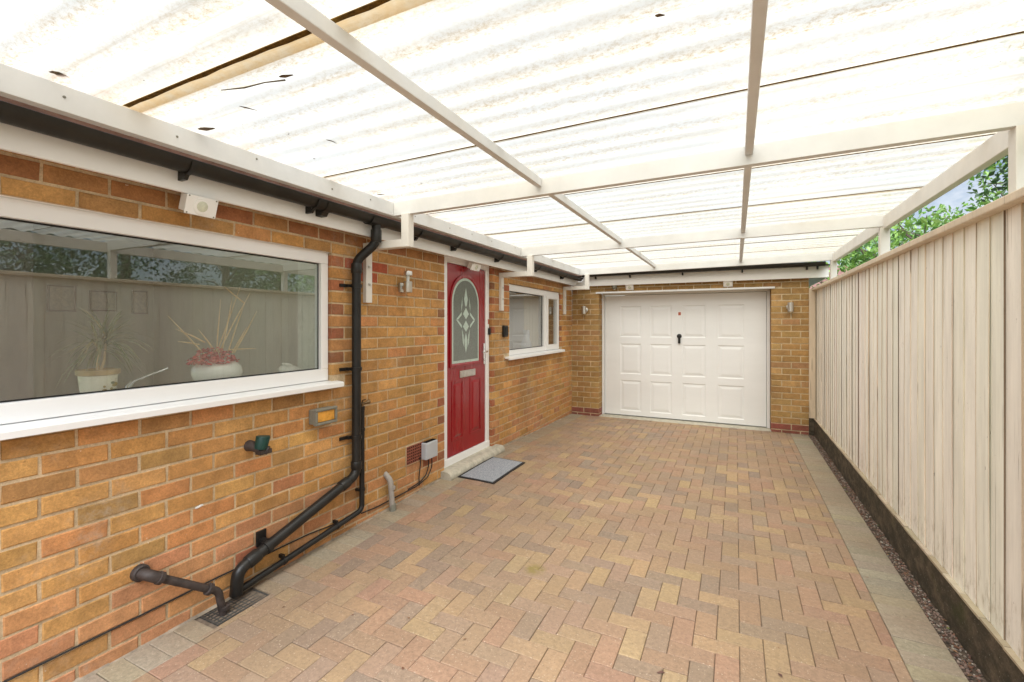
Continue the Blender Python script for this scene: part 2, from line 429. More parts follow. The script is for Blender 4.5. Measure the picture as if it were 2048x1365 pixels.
def pick(tab, j=.08):
    c = rnd.choices([a for a, _ in tab], [b for _, b in tab])[0]; k = 1 + rnd.uniform(-j, j)
    return tuple(x * k * (1 + rnd.uniform(-.03, .03)) for x in c)
GR = (-2.545, -2.325, 1.425, 1.71)     # the drain hole
m = MB()
PX0, PX1, PY0, PY1 = -2.285, .672, -3.0, 7.41
hole = [(GR[0] - .05, GR[1] + .012, GR[2] - .01, GR[3] + .01)]
def emit(m, x0, x1, y0, y1, col):
    x0 = max(x0, PX0); x1 = min(x1, PX1); y0 = max(y0, PY0); y1 = min(y1, PY1)
    if x1 - x0 < .01 or y1 - y0 < .01: return
    paver(m, x0, x1, y0, y1, col)
for i in range(-5, 36):
    for j in range(-2, 108):
        c = (i - j) % 4; x = PX0 + i * .1; y = PY0 + j * .1
        if c == 0: emit(m, x, x + .2, y, y + .1, pick(PCOL))
        if c == 3: emit(m, x, x + .1, y, y + .2, pick(PCOL))
tag(m.build('block_paving', 'paver'), 'tan and brown herringbone block paving of the driveway', 'paving', kind='structure')
m = MB(); ECOL = [((0.303, 0.258, 0.192), 3), ((0.278, 0.238, 0.180), 3), ((0.320, 0.267, 0.188), 2), ((0.295, 0.226, 0.156), 1)]
y = -3.0
while y < 7.40:
    if not (y + .1 > hole[0][2] and y < hole[0][3]):
        paver(m, -2.488, PX0, y, min(y + .1, 7.41), pick(ECOL))
    paver(m, PX1, .884, y, min(y + .1, 7.41), pick([((0.286, 0.246, 0.188), 3), ((0.266, 0.234, 0.176), 3), ((0.299, 0.254, 0.180), 2)], .06))
    y += .1
# cut pieces round the drain
paver(m, GR[1] + .012, PX0, 1.32, 1.42, pick(ECOL)); paver(m, GR[1] + .004, PX0 + .0, 1.42, 1.60, pick(PCOL)); paver(m, GR[1] + .004, PX0, 1.60, 1.72, pick(PCOL))
paver(m, -2.488, PX0, 1.713, 1.80, pick(ECOL))
tag(m.build('paving_edging', 'paver'), 'grey edging blocks along both sides of the driveway', 'paving edge', kind='structure')
# gravel strip
m = MB(); m.box(.878, .96, -3, 7.43, -.06, -.012)
tag(m.build('gravel_bed', 'soil'), 'dark earth under the gravel strip by the fence', 'earth', kind='structure')
m = MB()
SC = [((0.204, 0.136, 0.109), 3), ((0.150, 0.102, 0.082), 3), ((0.245, 0.197, 0.156), 2), ((0.095, 0.075, 0.061), 2), ((0.306, 0.272, 0.231), 1), ((0.177, 0.088, 0.061), 1.5)]
for k in range(3400):
    y = .6 + 6.8 * rnd.random() ** 1.5; x = rnd.uniform(.888, .955); r = rnd.uniform(.0035, .0085)
    q = Matrix.Rotation(rnd.uniform(0, 6), 3, 'Z') @ Matrix.Rotation(rnd.uniform(-.5, .5), 3, 'X')
    m.ell((x, y, -.010 + r * .3), r * rnd.uniform(.8, 1.3), r * rnd.uniform(.6, 1), r * rnd.uniform(.45, .7), 6, 4, 0, pick(SC, .2), .15, q)
tag(m.build('gravel', 'stones', smooth=False), 'narrow strip of reddish gravel beside the fence base', 'gravel', kind='stuff')
m = MB()
def litter(m, x, y, z, s, col):
    a = rnd.uniform(0, 6.3); ca, sa = math.cos(a), math.sin(a); w = s * rnd.uniform(.3, .55); h = s * rnd.uniform(.05, .3)
    P = [(-s, 0, 0), (-s * .2, -w, h), (s * .9, -w * .2, h * .3), (s, 0, h * .2), (s * .1, w, h), (0, 0, .001)]
    vs = [(x + p[0] * ca - p[1] * sa, y + p[0] * sa + p[1] * ca, z + .003 + p[2]) for p in P]
    m.add(vs, [(0, 1, 5), (1, 2, 5), (2, 3, 5), (3, 4, 5), (4, 0, 5)], 0, col)
LC = [((.13, .06, .035), 3), ((.20, .11, .06), 2), ((.33, .22, .10), 1), ((.09, .05, .04), 2)]
for k in range(70):
    y = rnd.uniform(1, 7.3); x = rnd.uniform(-2.3, .8); litter(m, x, y, gz(x, y), rnd.uniform(.004, .012), pick(LC, .2))
for k in range(190):
    y = rnd.uniform(1, 7.4); litter(m, rnd.uniform(.888, .955), y, .0, rnd.uniform(.006, .018), pick(LC + [((.10, .14, .03), .5)], .2))
for k in range(60):
    x = rnd.uniform(.4, .9); litter(m, x, 7.42 - abs(rnd.gauss(0, .06)), .0, rnd.uniform(.005, .016), pick(LC, .2))
for k in range(40):
    y = rnd.uniform(2.8, 7.3); litter(m, -2.47 + abs(rnd.gauss(0, .012)), y, gz(-2.47, y), rnd.uniform(.004, .010), pick(LC, .2))
for x, y, s in ((-.29, 2.06, .02), (.17, 2.27, .014), (.05, 2.02, .012), (-.33, 1.9, .010)): litter(m, x, y, 0, s, (.10, .05, .04))
tag(m.build('leaf_litter', 'litter'), 'scattered dry brown leaf fragments on the driveway', 'leaf litter', kind='stuff')

# ------------------------------------------------------------------ brickwork
def brickwork(m, to, s0, s1, z0, z1, base, course, openings, phase, colf, mod=.2262, mortar=.0125, mi_b=0, mi_m=1, deep=.1):
    n0 = int(math.floor((z0 - base) / course)); n1 = int(math.ceil((z1 - base) / course))
    for n in range(n0, n1):
        za = max(z0, base + n * course + mortar / 2); zb = min(z1, base + (n + 1) * course - mortar / 2)
        if zb - za < .012: continue
        zm = (za + zb) / 2
        segs = [(s0, s1, False, False)]
        for (a, b, c, d) in openings:
            if c - .02 < zm < d + .02 and not (za < c < zb - .03) and not (za + .03 < d < zb):
                ns = []
                for (p, q, lo, hi) in segs:
                    if b <= p or a >= q: ns.append((p, q, lo, hi)); continue
                    if a > p: ns.append((p, a, lo, True))
                    if b < q: ns.append((b, q, True, hi))
                segs = ns
        ph = phase(n)
        for (p, q, lo, hi) in segs:
            k = math.floor((p - ph) / mod); cuts = [p]
            x = ph + k * mod
            while x < q:
                if x > p + .045 and x < q - .045: cuts.append(x + rnd.uniform(-.004, .004))
                x += mod
            cuts.append(q)
            for a, b in zip(cuts, cuts[1:]):
                e0 = 0 if (a == p) else mortar / 2; e1 = 0 if (b == q) else mortar / 2
                edge = (a == p and lo) or (b == q and hi)
                zc, zd = za, zb
                for (oa, ob, oc, od) in openings:       # bricks cut by a head or sill line
                    if ob > a and oa < b:
                        if zc < oc < zd: zd = min(zd, oc - .002)
                        if zc < od < zd: zc = max(zc, od + .002)
                if zd - zc < .01: continue
                one(m, to, a + e0, b - e1, zc, zd, colf(n, (a + b) / 2, zm, b - a, edge), mi_b, deep)
    ss = sorted({s0, s1, *[v for o in openings for v in o[:2] if s0 < v < s1]}); zs = sorted({z0, z1, *[v for o in openings for v in o[2:] if z0 < v < z1]})
    for a, b in zip(ss, ss[1:]):
        for c, d in zip(zs, zs[1:]):
            if any(o[0] <= a and b <= o[1] and o[2] <= c and d <= o[3] for o in openings): continue
            m.quad(to(a, c, .0045), to(b, c, .0045), to(b, d, .0045), to(a, d, .0045), mi_m)
    e = .004
    for (a, b, c, d) in openings:
        a2, b2, c2, d2 = a - e, b + e, c - e, d + e
        for P in (((a2, c2), (a2, d2)), ((b2, d2), (b2, c2)), ((a2, d2), (b2, d2)), ((b2, c2), (a2, c2))):
            m.quad(to(*P[0], .006), to(*P[1], .006), to(*P[1], .102), to(*P[0], .102), mi_m)
def one(m, to, a, b, c, d, col, mi, deep, ch=.003):
    f = rnd.uniform(-.0015, .0012); j = lambda: rnd.uniform(-.0019, .0019)
    A = [(a, c), (b, c), (b, d), (a, d)]
    I = [(a + ch, c + ch), (b - ch, c + ch), (b - ch, d - ch), (a + ch, d - ch)]
    vs = [to(p[0] + j(), p[1] + j(), f + j() * .6) for p in I] + [to(p[0] + j(), p[1] + j(), f + ch) for p in A] + [to(p[0], p[1], deep) for p in A]
    m.add(vs, [(0, 1, 2, 3)] + [(4 + k, 4 + (k + 1) % 4, (k + 1) % 4, k) for k in range(4)] + [(8 + k, 8 + (k + 1) % 4, 4 + (k + 1) % 4, 4 + k) for k in range(4)], mi, col)

HB = [((.495, .265, .092), 6), ((.460, .240, .082), 4), ((.535, .295, .105), 3), ((.500, .236, .092), 2.2), ((.390, .205, .078), 1.2), ((.400, .175, .080), .35), ((.425, .248, .092), 1.2)]
HP = [((.480, .238, .108), 3), ((.455, .215, .105), 3), ((.500, .250, .105), 3), ((.330, .115, .06), .6), ((.48, .24, .11), 2)]
HR = [((.350, .120, .062), 3), ((.390, .150, .070), 2), ((.280, .120, .060), 1.5), ((.44, .20, .08), 1.5)]
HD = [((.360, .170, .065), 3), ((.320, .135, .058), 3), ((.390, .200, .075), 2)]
def hcol(n, s, z, w, edge):
    if edge and w < .16: return pick(HR) if rnd.random() < .75 else pick(HB)
    if z > 2.06: return pick(HD)  # top courses toned darker, shade under the fascia put into the brick colour
    if 2.52 < s < 2.96 and 1.84 < z < 2.0 and w > .05 and s < 2.86: return pick([((.42, .10, .05), 1)])
    if z < .42 and rnd.random() < .65: return pick(HP)
    if z < .1: return pick(HP)
    return pick(HB)
WIN = (-.32, 2.298, 1.098, 1.992); DOOR = (3.652, 4.600, .06, 2.21); WIN2 = (5.045, 6.872, 1.098, 2.004)
house = thing('bungalow', 'orange brick bungalow wall with white windows and red front door along the driveway', 'house', (W, 3, 0))
m = MB(); toH = lambda s, z, d: (W - d, s, z)
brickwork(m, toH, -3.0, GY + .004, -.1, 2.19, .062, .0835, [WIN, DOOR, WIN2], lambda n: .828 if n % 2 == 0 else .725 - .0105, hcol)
for k in range(7):   # an old splash of plaster
    m.ell((W + .0005, 1.43 + rnd.gauss(0, .012), .562 + rnd.gauss(0, .004), ), .002, rnd.uniform(.006, .014), rnd.uniform(.003, .006), 8, 5, 2)
m.build('wall', ['brick', 'mortar', 'plaster'], house)
# concrete fillet under the wall
m = MB()
for i in range(40):
    y0, y1 = -2 + i * .2345, -2 + (i + 1) * .2345
    z0, z1 = gz(-2.48, y0), gz(-2.48, y1); a, b = rnd.uniform(.006, .014), rnd.uniform(.006, .014)
    m.quad((W + .014, y0, z0 - .002), (W + .014, y1, z1 - .002), (W - .002, y1, z1 + a), (W - .002, y0, z0 + a))
m.build('wall_fillet', 'fillet', house)
m = MB(); m.box(-2.402, -2.382, -3, 7.36, 2.135, 2.30); m.build('fascia', 'wfascia', house, bevel=.003)
m = MB(); m.box(-2.53, -2.403, -3, 7.36, 2.192, 2.205); m.build('soffit', 'wfascia', house)
m = MB()
for k in range(14):                                  # tiled roof slope
    x0 = -2.36 - k * .30; z0 = 2.30 + k * .135
    m.box(x0 - .34, x0, -3.2, 8.6, z0, z0 + .03)
    for v in range(8): m.v[-8 + v] = (m.v[-8 + v][0], m.v[-8 + v][1], m.v[-8 + v][2] + (.15 if v % 2 == 0 else 0))
m.build('roof', 'rooftile', house)

def ring(m, y0, y1, z0, z1, w, xa, xb, wb=None, wt=None, mi=0):
    wb = wb or w; wt = wt or w
    m.box(xa, xb, y0, y1, z1 - wt, z1, mi); m.box(xa, xb, y0, y1, z0, z0 + wb, mi)
    m.box(xa, xb - .0006, y0, y0 + w, z0 + wb, z1 - wt, mi); m.box(xa, xb - .0006, y1 - w, y1, z0 + wb, z1 - wt, mi)
def sill(name, y0, y1, parent):
    m = MB(); pr = [(-2.56, 1.118), (-2.440, 1.106), (-2.432, 1.100), (-2.432, 1.074), (-2.440, 1.074), (-2.446, 1.086), (-2.56, 1.092)]
    m.prism(pr, lambda p, t: (p[0], t, p[1]), y0, y1); return m.build(name, 'upvc', parent)
# kitchen window
m = MB(); ring(m, -.315, 2.294, 1.118, 1.990, .058, -2.585, -2.520, .080, .076)
m.box(-2.60, -2.512, -.33, 2.300, 1.990, 1.998)
win = m.build('window', 'upvc', house, bevel=.004)
m = MB(); ring(m, -.257, 2.2355, 1.1985, 1.9135, .006, -2.5515, -2.5465); m.build('glazing_bead', 'rubber', win)
m = MB(); m.box(-2.556, -2.552, -.25, 2.23, 1.200, 1.912); m.build('pane', 'glass', win)
sill('sill', -.36, 2.350, win)
# small window with a side casement
m = MB(); ring(m, 5.05, 6.868, 1.118, 2.002, .058, -2.585, -2.520, .062, .082)
m.box(-2.585, -2.5205, 6.245, 6.325, 1.18, 1.920)
win2 = m.build('window', 'upvc', house, bevel=.004); win2['label'] = 'small white window with a narrow side casement'
m = MB(); ring(m, 5.108, 6.245, 1.1815, 1.918, .007, -2.5515, -2.5465); m.build('glazing_bead', 'rubber', win2)
m = MB(); m.box(-2.556, -2.552, 5.11, 6.24, 1.185, 1.915); m.build('pane', 'glass', win2)
m = MB(); ring(m, 6.327, 6.850, 1.123, 1.962, .075, -2.560, -2.508); cs = m.build('casement', 'upvc', win2, bevel=.004)
m = MB(); m.box(-2.545, -2.541, 6.40, 6.78, 1.195, 1.89); m.build('pane', 'glass', win2)
sill('sill', 4.93, 6.92, win2)
# front door
m = MB()
m.box(-2.60, -2.525, 3.655, 3.752, .115, 2.19); m.box(-2.60, -2.525, 4.520, 4.597, .115, 2.19)
m.box(-2.60, -2.5255, 3.752, 4.520, 2.108, 2.19); m.box(-2.60, -2.518, 3.655, 4.597, .108, .188)
m.build('door_frame', 'upvc', house, bevel=.004)
m = MB(); m.box(-2.59, -2.535, 3.757, 4.515, .193, 2.104)
def moulded(m, y0, y1, z0, z1, xf, mi=0):           # raised panel: groove ring then bevelled field
    w = .016
    for (a, b, c, d) in ((y0, y1, z0, z0 + w), (y0, y1, z1 - w, z1), (y0, y0 + w, z0 + w, z1 - w), (y1 - w, y1, z0 + w, z1 - w)): m.box(xf - .002, xf + .006, a, b, c, d, mi)
    a, b, c, d = y0 + w + .012, y1 - w - .012, z0 + w + .012, z1 - w - .012; e = .028
    vs = [(xf - .001, a, c), (xf - .001, b, c), (xf - .001, b, d), (xf - .001, a, d), (xf + .010, a + e, c + e), (xf + .010, b - e, c + e), (xf + .010, b - e, d - e), (xf + .010, a + e, d - e)]
    m.add(vs, [(4, 5, 6, 7)] + [(k, (k + 1) % 4, 4 + (k + 1) % 4, 4 + k) for k in range(4)], mi)
moulded(m, 3.842, 4.050, .338, .935, -2.535); moulded(m, 4.190, 4.418, .338, .935, -2.535)
CY, CR, SZ = 4.102, .262, 1.716
def arch(r, zb, n=20): return [(CY + r, zb)] + [(CY + r * math.cos(math.pi * k / n), SZ + r * math.sin(math.pi * k / n)) for k in range(n + 1)] + [(CY - r, zb)]
A, B, C_ = arch(CR + .004, 1.108), arch(CR + .018, 1.094), arch(CR + .040, 1.072)
n = len(A)
def band(m, P, Q, xp, xq, mi=0):
    n = len(P); vs = [(xp, *p) for p in P] + [(xq, *q) for q in Q]
    m.add(vs, [(k, n + k, n + (k + 1) % n, (k + 1) % n) for k in range(n)], mi)
band(m, A, B, -2.528, -2.520); band(m, B, C_, -2.520, -2.522); band(m, C_, C_, -2.522, -2.536)
door = m.build('front_door', 'reddoor', house, bevel=.0015); door['label'] = 'red panelled front door with an arched patterned glass'
m = MB(); P = arch(CR + .004, 1.108); m.add([(-2.5295, *p) for p in P], [tuple(range(len(P)))]); m.build('glass_pane', 'obscure', door)
m = MB(); X0 = -2.5275
band(m, arch(CR + .003, 1.109), arch(CR - .022, 1.134), X0, X0)
def poly(m, pts): m.add([(X0, *p) for p in pts], [tuple(range(len(pts)))])
poly(m, [(4.100, 1.885), (4.135, 1.765), (4.118, 1.70), (4.100, 1.682), (4.082, 1.70), (4.065, 1.765)])
for sg in (-1, 1):
    f = lambda y: 4.100 + sg * y
    poly(m, [(f(.068), 1.79), (f(.070), 1.70), (f(.088), 1.632), (f(.086), 1.70)])
    poly(m, [(f(.080), 1.63), (f(.082), 1.597), (f(.150), 1.549), (f(.186), 1.551)])
    poly(m, [(f(.186), 1.546), (f(.150), 1.544), (f(.080), 1.494), (f(.080), 1.462)])
    poly(m, [(f(.078), 1.455), (f(.060), 1.31), (f(.030), 1.26), (f(.048), 1.39)])
poly(m, [(4.100, 1.676), (4.158, 1.609), (4.101, 1.554), (4.042, 1.609)]); poly(m, [(4.100, 1.543), (4.158, 1.480), (4.101, 1.424), (4.042, 1.480)])
poly(m, [(4.100, 1.415), (4.130, 1.34), (4.116, 1.25), (4.100, 1.205), (4.084, 1.25), (4.070, 1.34)])
m.build('frosted_motif', 'frost', door)
m = MB(); m.box(-2.536, -2.523, 3.985, 4.290, .957, 1.027); m.box(-2.524, -2.518, 3.997, 4.278, .967, 1.017); m.build('letterbox', 'steel', door, bevel=.003)
m = MB(); m.box(-2.536, -2.522, 4.468, 4.500, 1.06, 1.29); m.tube([(-2.525, 4.484, 1.20), (-2.485, 4.484, 1.20), (-2.480, 4.475, 1.20), (-2.480, 4.375, 1.198)], .009, 10); m.lathe((-2.522, 4.484, 1.11), [(.012, 0), (.012, .006), (.008, .008)], 14, axis=(1, 0, 0))
m.build('handle', 'chrome', door, smooth=True, bevel=.002)
m = MB(); pr = [(-2.60, .030)] + [(-2.425 + .052 * math.cos(t), .068 + .052 * math.sin(t)) for t in [R(a) for a in range(-65, 96, 16)]] + [(-2.60, .120)]
for k in range(6):
    y0, y1 = 3.59 + k * .185, 3.59 + (k + 1) * .185
    m.prism(pr, lambda p, t: (p[0] + .001 * math.sin(t * 5), t, p[1]), y0, y1, cap=k in (0, 5))
m.build('doorstep', 'concrete', house, smooth=True)
m = MB(); y0, y1, z0, z1 = 3.085, 3.312, .318, .470
m.box(W + .001, W + .006, y0 - .008, y1 + .008, z0 - .008, z1 + .008, 2)
m.box(W + .006, W + .008, y0, y1, z0, z1, 0)
for i in range(9):
    for j in range(6):
        yy = y0 + .016 + i * .0245; zz = z0 + .014 + j * .0245
        m.box(W + .0082, W + .0088, yy - .007, yy + .007, zz - .006, zz + .006, 1)
m.build('air_vent', ['terracotta', 'dark', 'mortar'], house)

# rooms behind the glass
def room(m, x0, x1, y0, y1, z0, z1, wall=0, floor=1, open_side='end'):       # unseen openings added to bring daylight into the room
    if open_side not in ('rear', 'both'): m.quad((x0, y0, z0), (x0, y0, z1), (x0, y1, z1), (x0, y1, z0), wall)
    if open_side not in ('end', 'both'): m.quad((x0, y0, z0), (x1, y0, z0), (x1, y0, z1), (x0, y0, z1), wall)
    m.quad((x1, y1, z0), (x0, y1, z0), (x0, y1, z1), (x1, y1, z1), wall)
    m.quad((x0, y0, z0), (x0, y1, z0), (x1, y1, z0), (x1, y0, z0), floor); m.quad((x0, y1, z1), (x0, y0, z1), (x1, y0, z1), (x1, y1, z1), wall)
m = MB(); room(m, -5.6, -2.594, -2.6, 2.75, .05, 2.35, open_side='both'); m.quad((-5.6, 1.25, .05), (-5.6, 1.25, 2.35), (-5.6, 2.75, 2.35), (-5.6, 2.75, .05), 0)
m.box(-2.95, -2.595, 2.40, 2.72, .06, 2.34, 2); m.box(-3.05, -2.60, -.6, 2.39, .86, 1.140, 2)
m.box(-5.595, -5.0, 1.26, 1.62, .06, 2.34, 3)
m.build('kitchen_interior', ['room', 'roomfloor', 'tile', 'lilac'], house)
m = MB(); room(m, -6.0, -2.594, 4.75, 7.35, .05, 2.35, open_side='rear'); m.box(-2.75, -2.595, 5.0, 6.9, 1.10, 1.150, 2)
m.build('sitting_room_interior', ['lilac', 'roomfloor', 'upvc'], house)

# ------------------------------------------------------------------ garage
GB = [((.390, .235, .090), 4), ((.365, .212, .080), 4), ((.415, .260, .105), 3), ((.335, .195, .078), 2), ((.385, .215, .100), 1.5)]
GRD = [((.275, .092, .066), 3), ((.240, .085, .062), 2)]
garage = thing('garage', 'tan brick garage with wide white panelled door at the end of the driveway', 'garage', (-.8, GY, 0))
m = MB(); toG = lambda s, z, d: (s, GY + d, z)
gcol = lambda n, s, z, w, e: pick(GRD) if z < .122 else pick(GB)
GO = (-2.030, .447, -.2, 2.030)
brickwork(m, toG, W + .001, .895, -.06, 2.20, .033, .0859, [GO], lambda n: (-2.3975 if n % 2 else -2.284) if True else 0, gcol, mod=.2285, deep=.1)
brickwork(m, lambda s, z, d: (.895 - d, GY + s, z), .003, .40, -.06, 2.20, .033, .0859, [], lambda n: .11 if n % 2 else 0., gcol, deep=.05)
for sx, x in ((1, -2.030), (-1, .447)):              # returns of the two piers
    brickwork(m, lambda s, z, d: (x - sx * d, GY + s, z), .003, .215, -.06, 2.03, .033, .0859, [], lambda n: .105 if n % 2 else 0., gcol, deep=.05)
m.box(-2.03, .447, GY + .104, GY + .21, 2.034, 2.19, 1)
m.build('wall', ['gbrick', 'gmortar'], garage)
DY = 7.645
m = MB(); m.box(-2.026, -1.985, DY - .02, DY + .05, .0, 2.02); m.box(.402, .443, DY - .02, DY + .05, 0, 2.02); m.box(-1.985, .402, DY - .02, DY + .05, 1.985, 2.02)
m.box(-2.075, .49, GY - .022, GY - .003, 2.006, 2.034)
m.build('door_frame', 'gdoor', garage, bevel=.003)
m = MB(); DX0, DX1, DZ0, DZ1 = -1.978, .396, .012, 1.978
# sunk panels cut from a flat sheet
pxs = [(-1.720, -1.385), (-1.245, -.915), (-.760, -.420), (-.250, .110)]; pzs = [(.085, .585), (.690, 1.185), (1.295, 1.800)]
xs = sorted([DX0, DX1] + [v for p in pxs for v in p]); zs = sorted([DZ0, DZ1] + [v for p in pzs for v in p])
for a, b in zip(xs, xs[1:]):
    for c, d in zip(zs, zs[1:]):
        if (a, b) in pxs and (c, d) in pzs: continue
        m.quad((a, DY, c), (b, DY, c), (b, DY, d), (a, DY, d))
for a, b in pxs:
    for c, d in pzs:
        rr = [(0, 0), (.010, .007), (.026, .007), (.058, .001)]
        loops = [[(a + e, DY + h, c + e), (b - e, DY + h, c + e), (b - e, DY + h, d - e), (a + e, DY + h, d - e)] for e, h in rr]
        for L0, L1 in zip(loops, loops[1:]):
            for k in range(4): m.quad(L0[k], L0[(k + 1) % 4], L1[(k + 1) % 4], L1[k])
        m.add(loops[-1], [(0, 1, 2, 3)])
m.box(DX0, DX1, DY + .012, DY + .03, DZ0, DZ1)
gd = m.build('garage_door', 'gdoor', garage)
m = MB()
m.lathe((-.800, DY - .001, 1.318), [(.036, 0), (.036, .008), (.028, .014), (.024, .03), (.012, .034)], 18, axis=(0, -1, 0)); m.box(-.818, -.782, DY - .018, DY + .001, 1.205, 1.31); m.tube([(-.8, DY - .03, 1.318), (-.8, DY - .04, 1.28), (-.8, DY - .035, 1.21)], .010, 8)
m.build('handle', 'black', gd, smooth=True)
m = MB(); m.box(-.828, -.764, DY - .0012, DY - .0004, 1.632, 1.706, 0); m.box(-.815, -.777, DY - .0022, DY - .0012, 1.645, 1.694, 1); m.build('sticker', ['upvc', 'sticker'], gd)
m = MB(); m.box(-2.03, .447, 7.405, 7.72, -.1, -.004); m.build('threshold', 'concrete', garage)
m = MB(); m.box(-2.383, 1.11, 7.352, 7.372, 2.130, 2.285); m.box(-2.383, 1.11, 7.372, GY + .1, 2.196, 2.206); m.box(1.09, 1.11, 7.372, 11, 2.130, 2.285); m.build('fascia', 'wfascia', garage, bevel=.003)
m = MB(); m.quad((-2.6, 7.30, 2.30), (1.14, 7.30, 2.30), (1.14, 12, 2.50), (-2.6, 12, 2.50)); m.box(-2.5, .89, 11.6, 11.9, 0, 2.3); m.build('roof', 'rooftile', garage)

# ------------------------------------------------------------------ fence
FX = .966
fence = thing('fence', 'tall cream painted closeboard fence along the right of the driveway', 'fence', (.97, 3, 0))
m = MB(); y = -3.0; k = 0
while y < 7.44:
    w = .1235 + rnd.uniform(-.004, .004); c0 = (.89, .865, .80); b = 1 + rnd.uniform(-.05, .05)
    c = tuple(v * b * (1 + rnd.uniform(-.015, .015)) for v in c0)
    t = rnd.choice((.0025, .003, .004, .0055)); lean = rnd.uniform(-.0015, .0015); gap = rnd.choice([0, 0, 0, .001, .003]); bow = rnd.uniform(-.0045, .001)
    zb, zt = .222 + rnd.uniform(-.006, .004), 1.972
    N = 6; vs = []
    for i in range(N + 1):
        z = zb + (zt - zb) * i / N; u = i / N; dx = bow * math.sin(math.pi * u); dy = lean * (u - .5) * 2
        vs += [(FX + .014 - t + dx, y + gap + dy, z), (FX + .0178 + dx, y + w + .040 + dy, z), (FX + .026, y + w + .040 + dy, z), (FX + .0145 + dx, y + gap + dy, z)]
    fs = []
    for i in range(N):
        for q in range(4): fs.append((i * 4 + q, i * 4 + (q + 1) % 4, i * 4 + 4 + (q + 1) % 4, i * 4 + 4 + q))
    fs += [(3, 2, 1, 0), tuple(N * 4 + q for q in range(4))]
    edge = pick([((.74, .65, .55), 6), ((.58, .46, .36), 3), ((.22, .16, .115), 1.6)])      # board edge, browned so the seams carry painted-in shade lines
    fs = [f[::-1] for f in fs]
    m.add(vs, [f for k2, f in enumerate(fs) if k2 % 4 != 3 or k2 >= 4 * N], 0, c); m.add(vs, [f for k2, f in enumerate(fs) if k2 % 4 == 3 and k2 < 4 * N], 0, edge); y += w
m.build('boards', 'fence', fence)
m = MB(); m.box(.930, 1.018, -3, 7.455, 1.962, 1.998, 0, (.66, .56, .44)); m.build('cap_rail', 'fence', fence, bevel=.005)
m = MB(); m.box(.956, .998, -3, 7.455, -.05, .222); m.build('gravel_board', 'gboard', fence, bevel=.005)
m = MB()
for i in range(45):
    y0 = -1.5 + i * .2; m.box(.952 + rnd.uniform(0, .004), .99, y0, y0 + .196, .212, .226 + rnd.uniform(-.003, .003), 0, pick([((.50, .42, .32), 1), ((.40, .33, .24), 1)]))
m.build('bottom_batten', 'fence', fence)
m = MB(); m.box(.8965, .972, 7.4285, 7.450, .222, 1.992, 0, (.64, .53, .40)); m.build('end_board', 'fence', fence, bevel=.003)
m = MB(); m.box(.8965, .955, 7.424, 7.450, -.05, .222); m.build('end_gravel_board', 'gboard', fence)
m = MB()
for z in (.45, 1.1, 1.8): m.box(FX + .027, FX + .075, -3, 7.4, z, z + .09, 0, (.40, .30, .2))
m.build('rear_rail', 'fence', fence)

# ------------------------------------------------------------------ carport
cp = thing('carport', 'white timber carport with stained translucent corrugated roof over the driveway', 'carport', (1.1, 3, 0))
m = MB(); m.box(-2.258, -2.212, -.05, 7.05, 2.280, 2.376)
for yy in [.35 + .42 * k for k in range(16)]:
    m.lathe((-2.2125, yy + rnd.uniform(-.08, .08), 2.345 + rnd.uniform(-.02, .015)), [(.0055, 0), (.0055, .002), (.003, .004)], 8, 1, axis=(1, 0, 0))
m.build('wall_plate', ['white', 'bulk'], cp, bevel=.004)
m = MB(); m.box(1.100, 1.146, -.05, 7.05, 2.295, 2.402); m.build('eaves_beam', 'bracketpaint', cp, bevel=.004)
def rz(x): return 2.380 + .0105 * (x + 2.2)
for i, y in enumerate((.0, .40, 2.60, 4.78, 7.0)):
    m = MB(); xe = 1.148 if y > 3 else 1.20
    m.prism([(0, -.098), (0, 0.0), (.046, 0), (.046, -.098)], lambda p, t: (t, y + p[0], rz(t) - .002 + p[1]), -2.2105, xe)
    m.lathe((xe - .035, y - .0005, rz(xe) - .045), [(.010, 0), (.010, .002), (.004, .003)], 10, 1, axis=(0, -1, 0))
    m.build('crossbeam', ['white', 'bulk'], cp, bevel=.004)
for xp in (-1.100, .040):
    for a, b in ((.048, .398), (.448, 2.598), (2.648, 4.778), (4.828, 6.998)):
        m = MB(); m.box(xp, xp + .037, a, b, rz(xp) - .052, rz(xp) - .001); m.build('purlin', 'white', cp, bevel=.003)
# hangers on the house side
m = MB(); y = 0.
m.box(-2.130, -2.066, y, y + .062, 2.048, 2.284); m.box(-2.452, -2.1305, y + .001, y + .061, 2.050, 2.104); m.box(-2.488, -2.4525, y, y + .062, 1.662, 2.104)
hg = m.build('hanger', 'bracketpaint', cp, bevel=.003, base=(0, 0, 0)); 
for z in (1.80, 1.93):
    m = MB(); m.lathe((-2.4525, y + .031, z), [(.012, 0), (.012, .006), (.007, .007), (.007, .014)], 6, axis=(1, 0, 0))
    bt = m.build('bolt', 'steel', hg, base=(0, 0, 0)); bt.location = (0, 0, 0)
off = wloc(cp)
for i, y in enumerate((2.585, 4.765, 6.975, .385)):
    h = hg if i == 0 else copy_tree(hg, cp)
    h.location = Vector((0, y, 0)) - off
for i, (x, y) in enumerate(((1.032, 2.60), (1.080, 4.786), (1.080, 7.006), (1.032, .40))):
    m = MB(); m.box(x, x + .066, y, y + .064, -.1, 2.318 if i in (0, 3) else 2.322); m.build('post', 'bracketpaint', cp, bevel=.003)
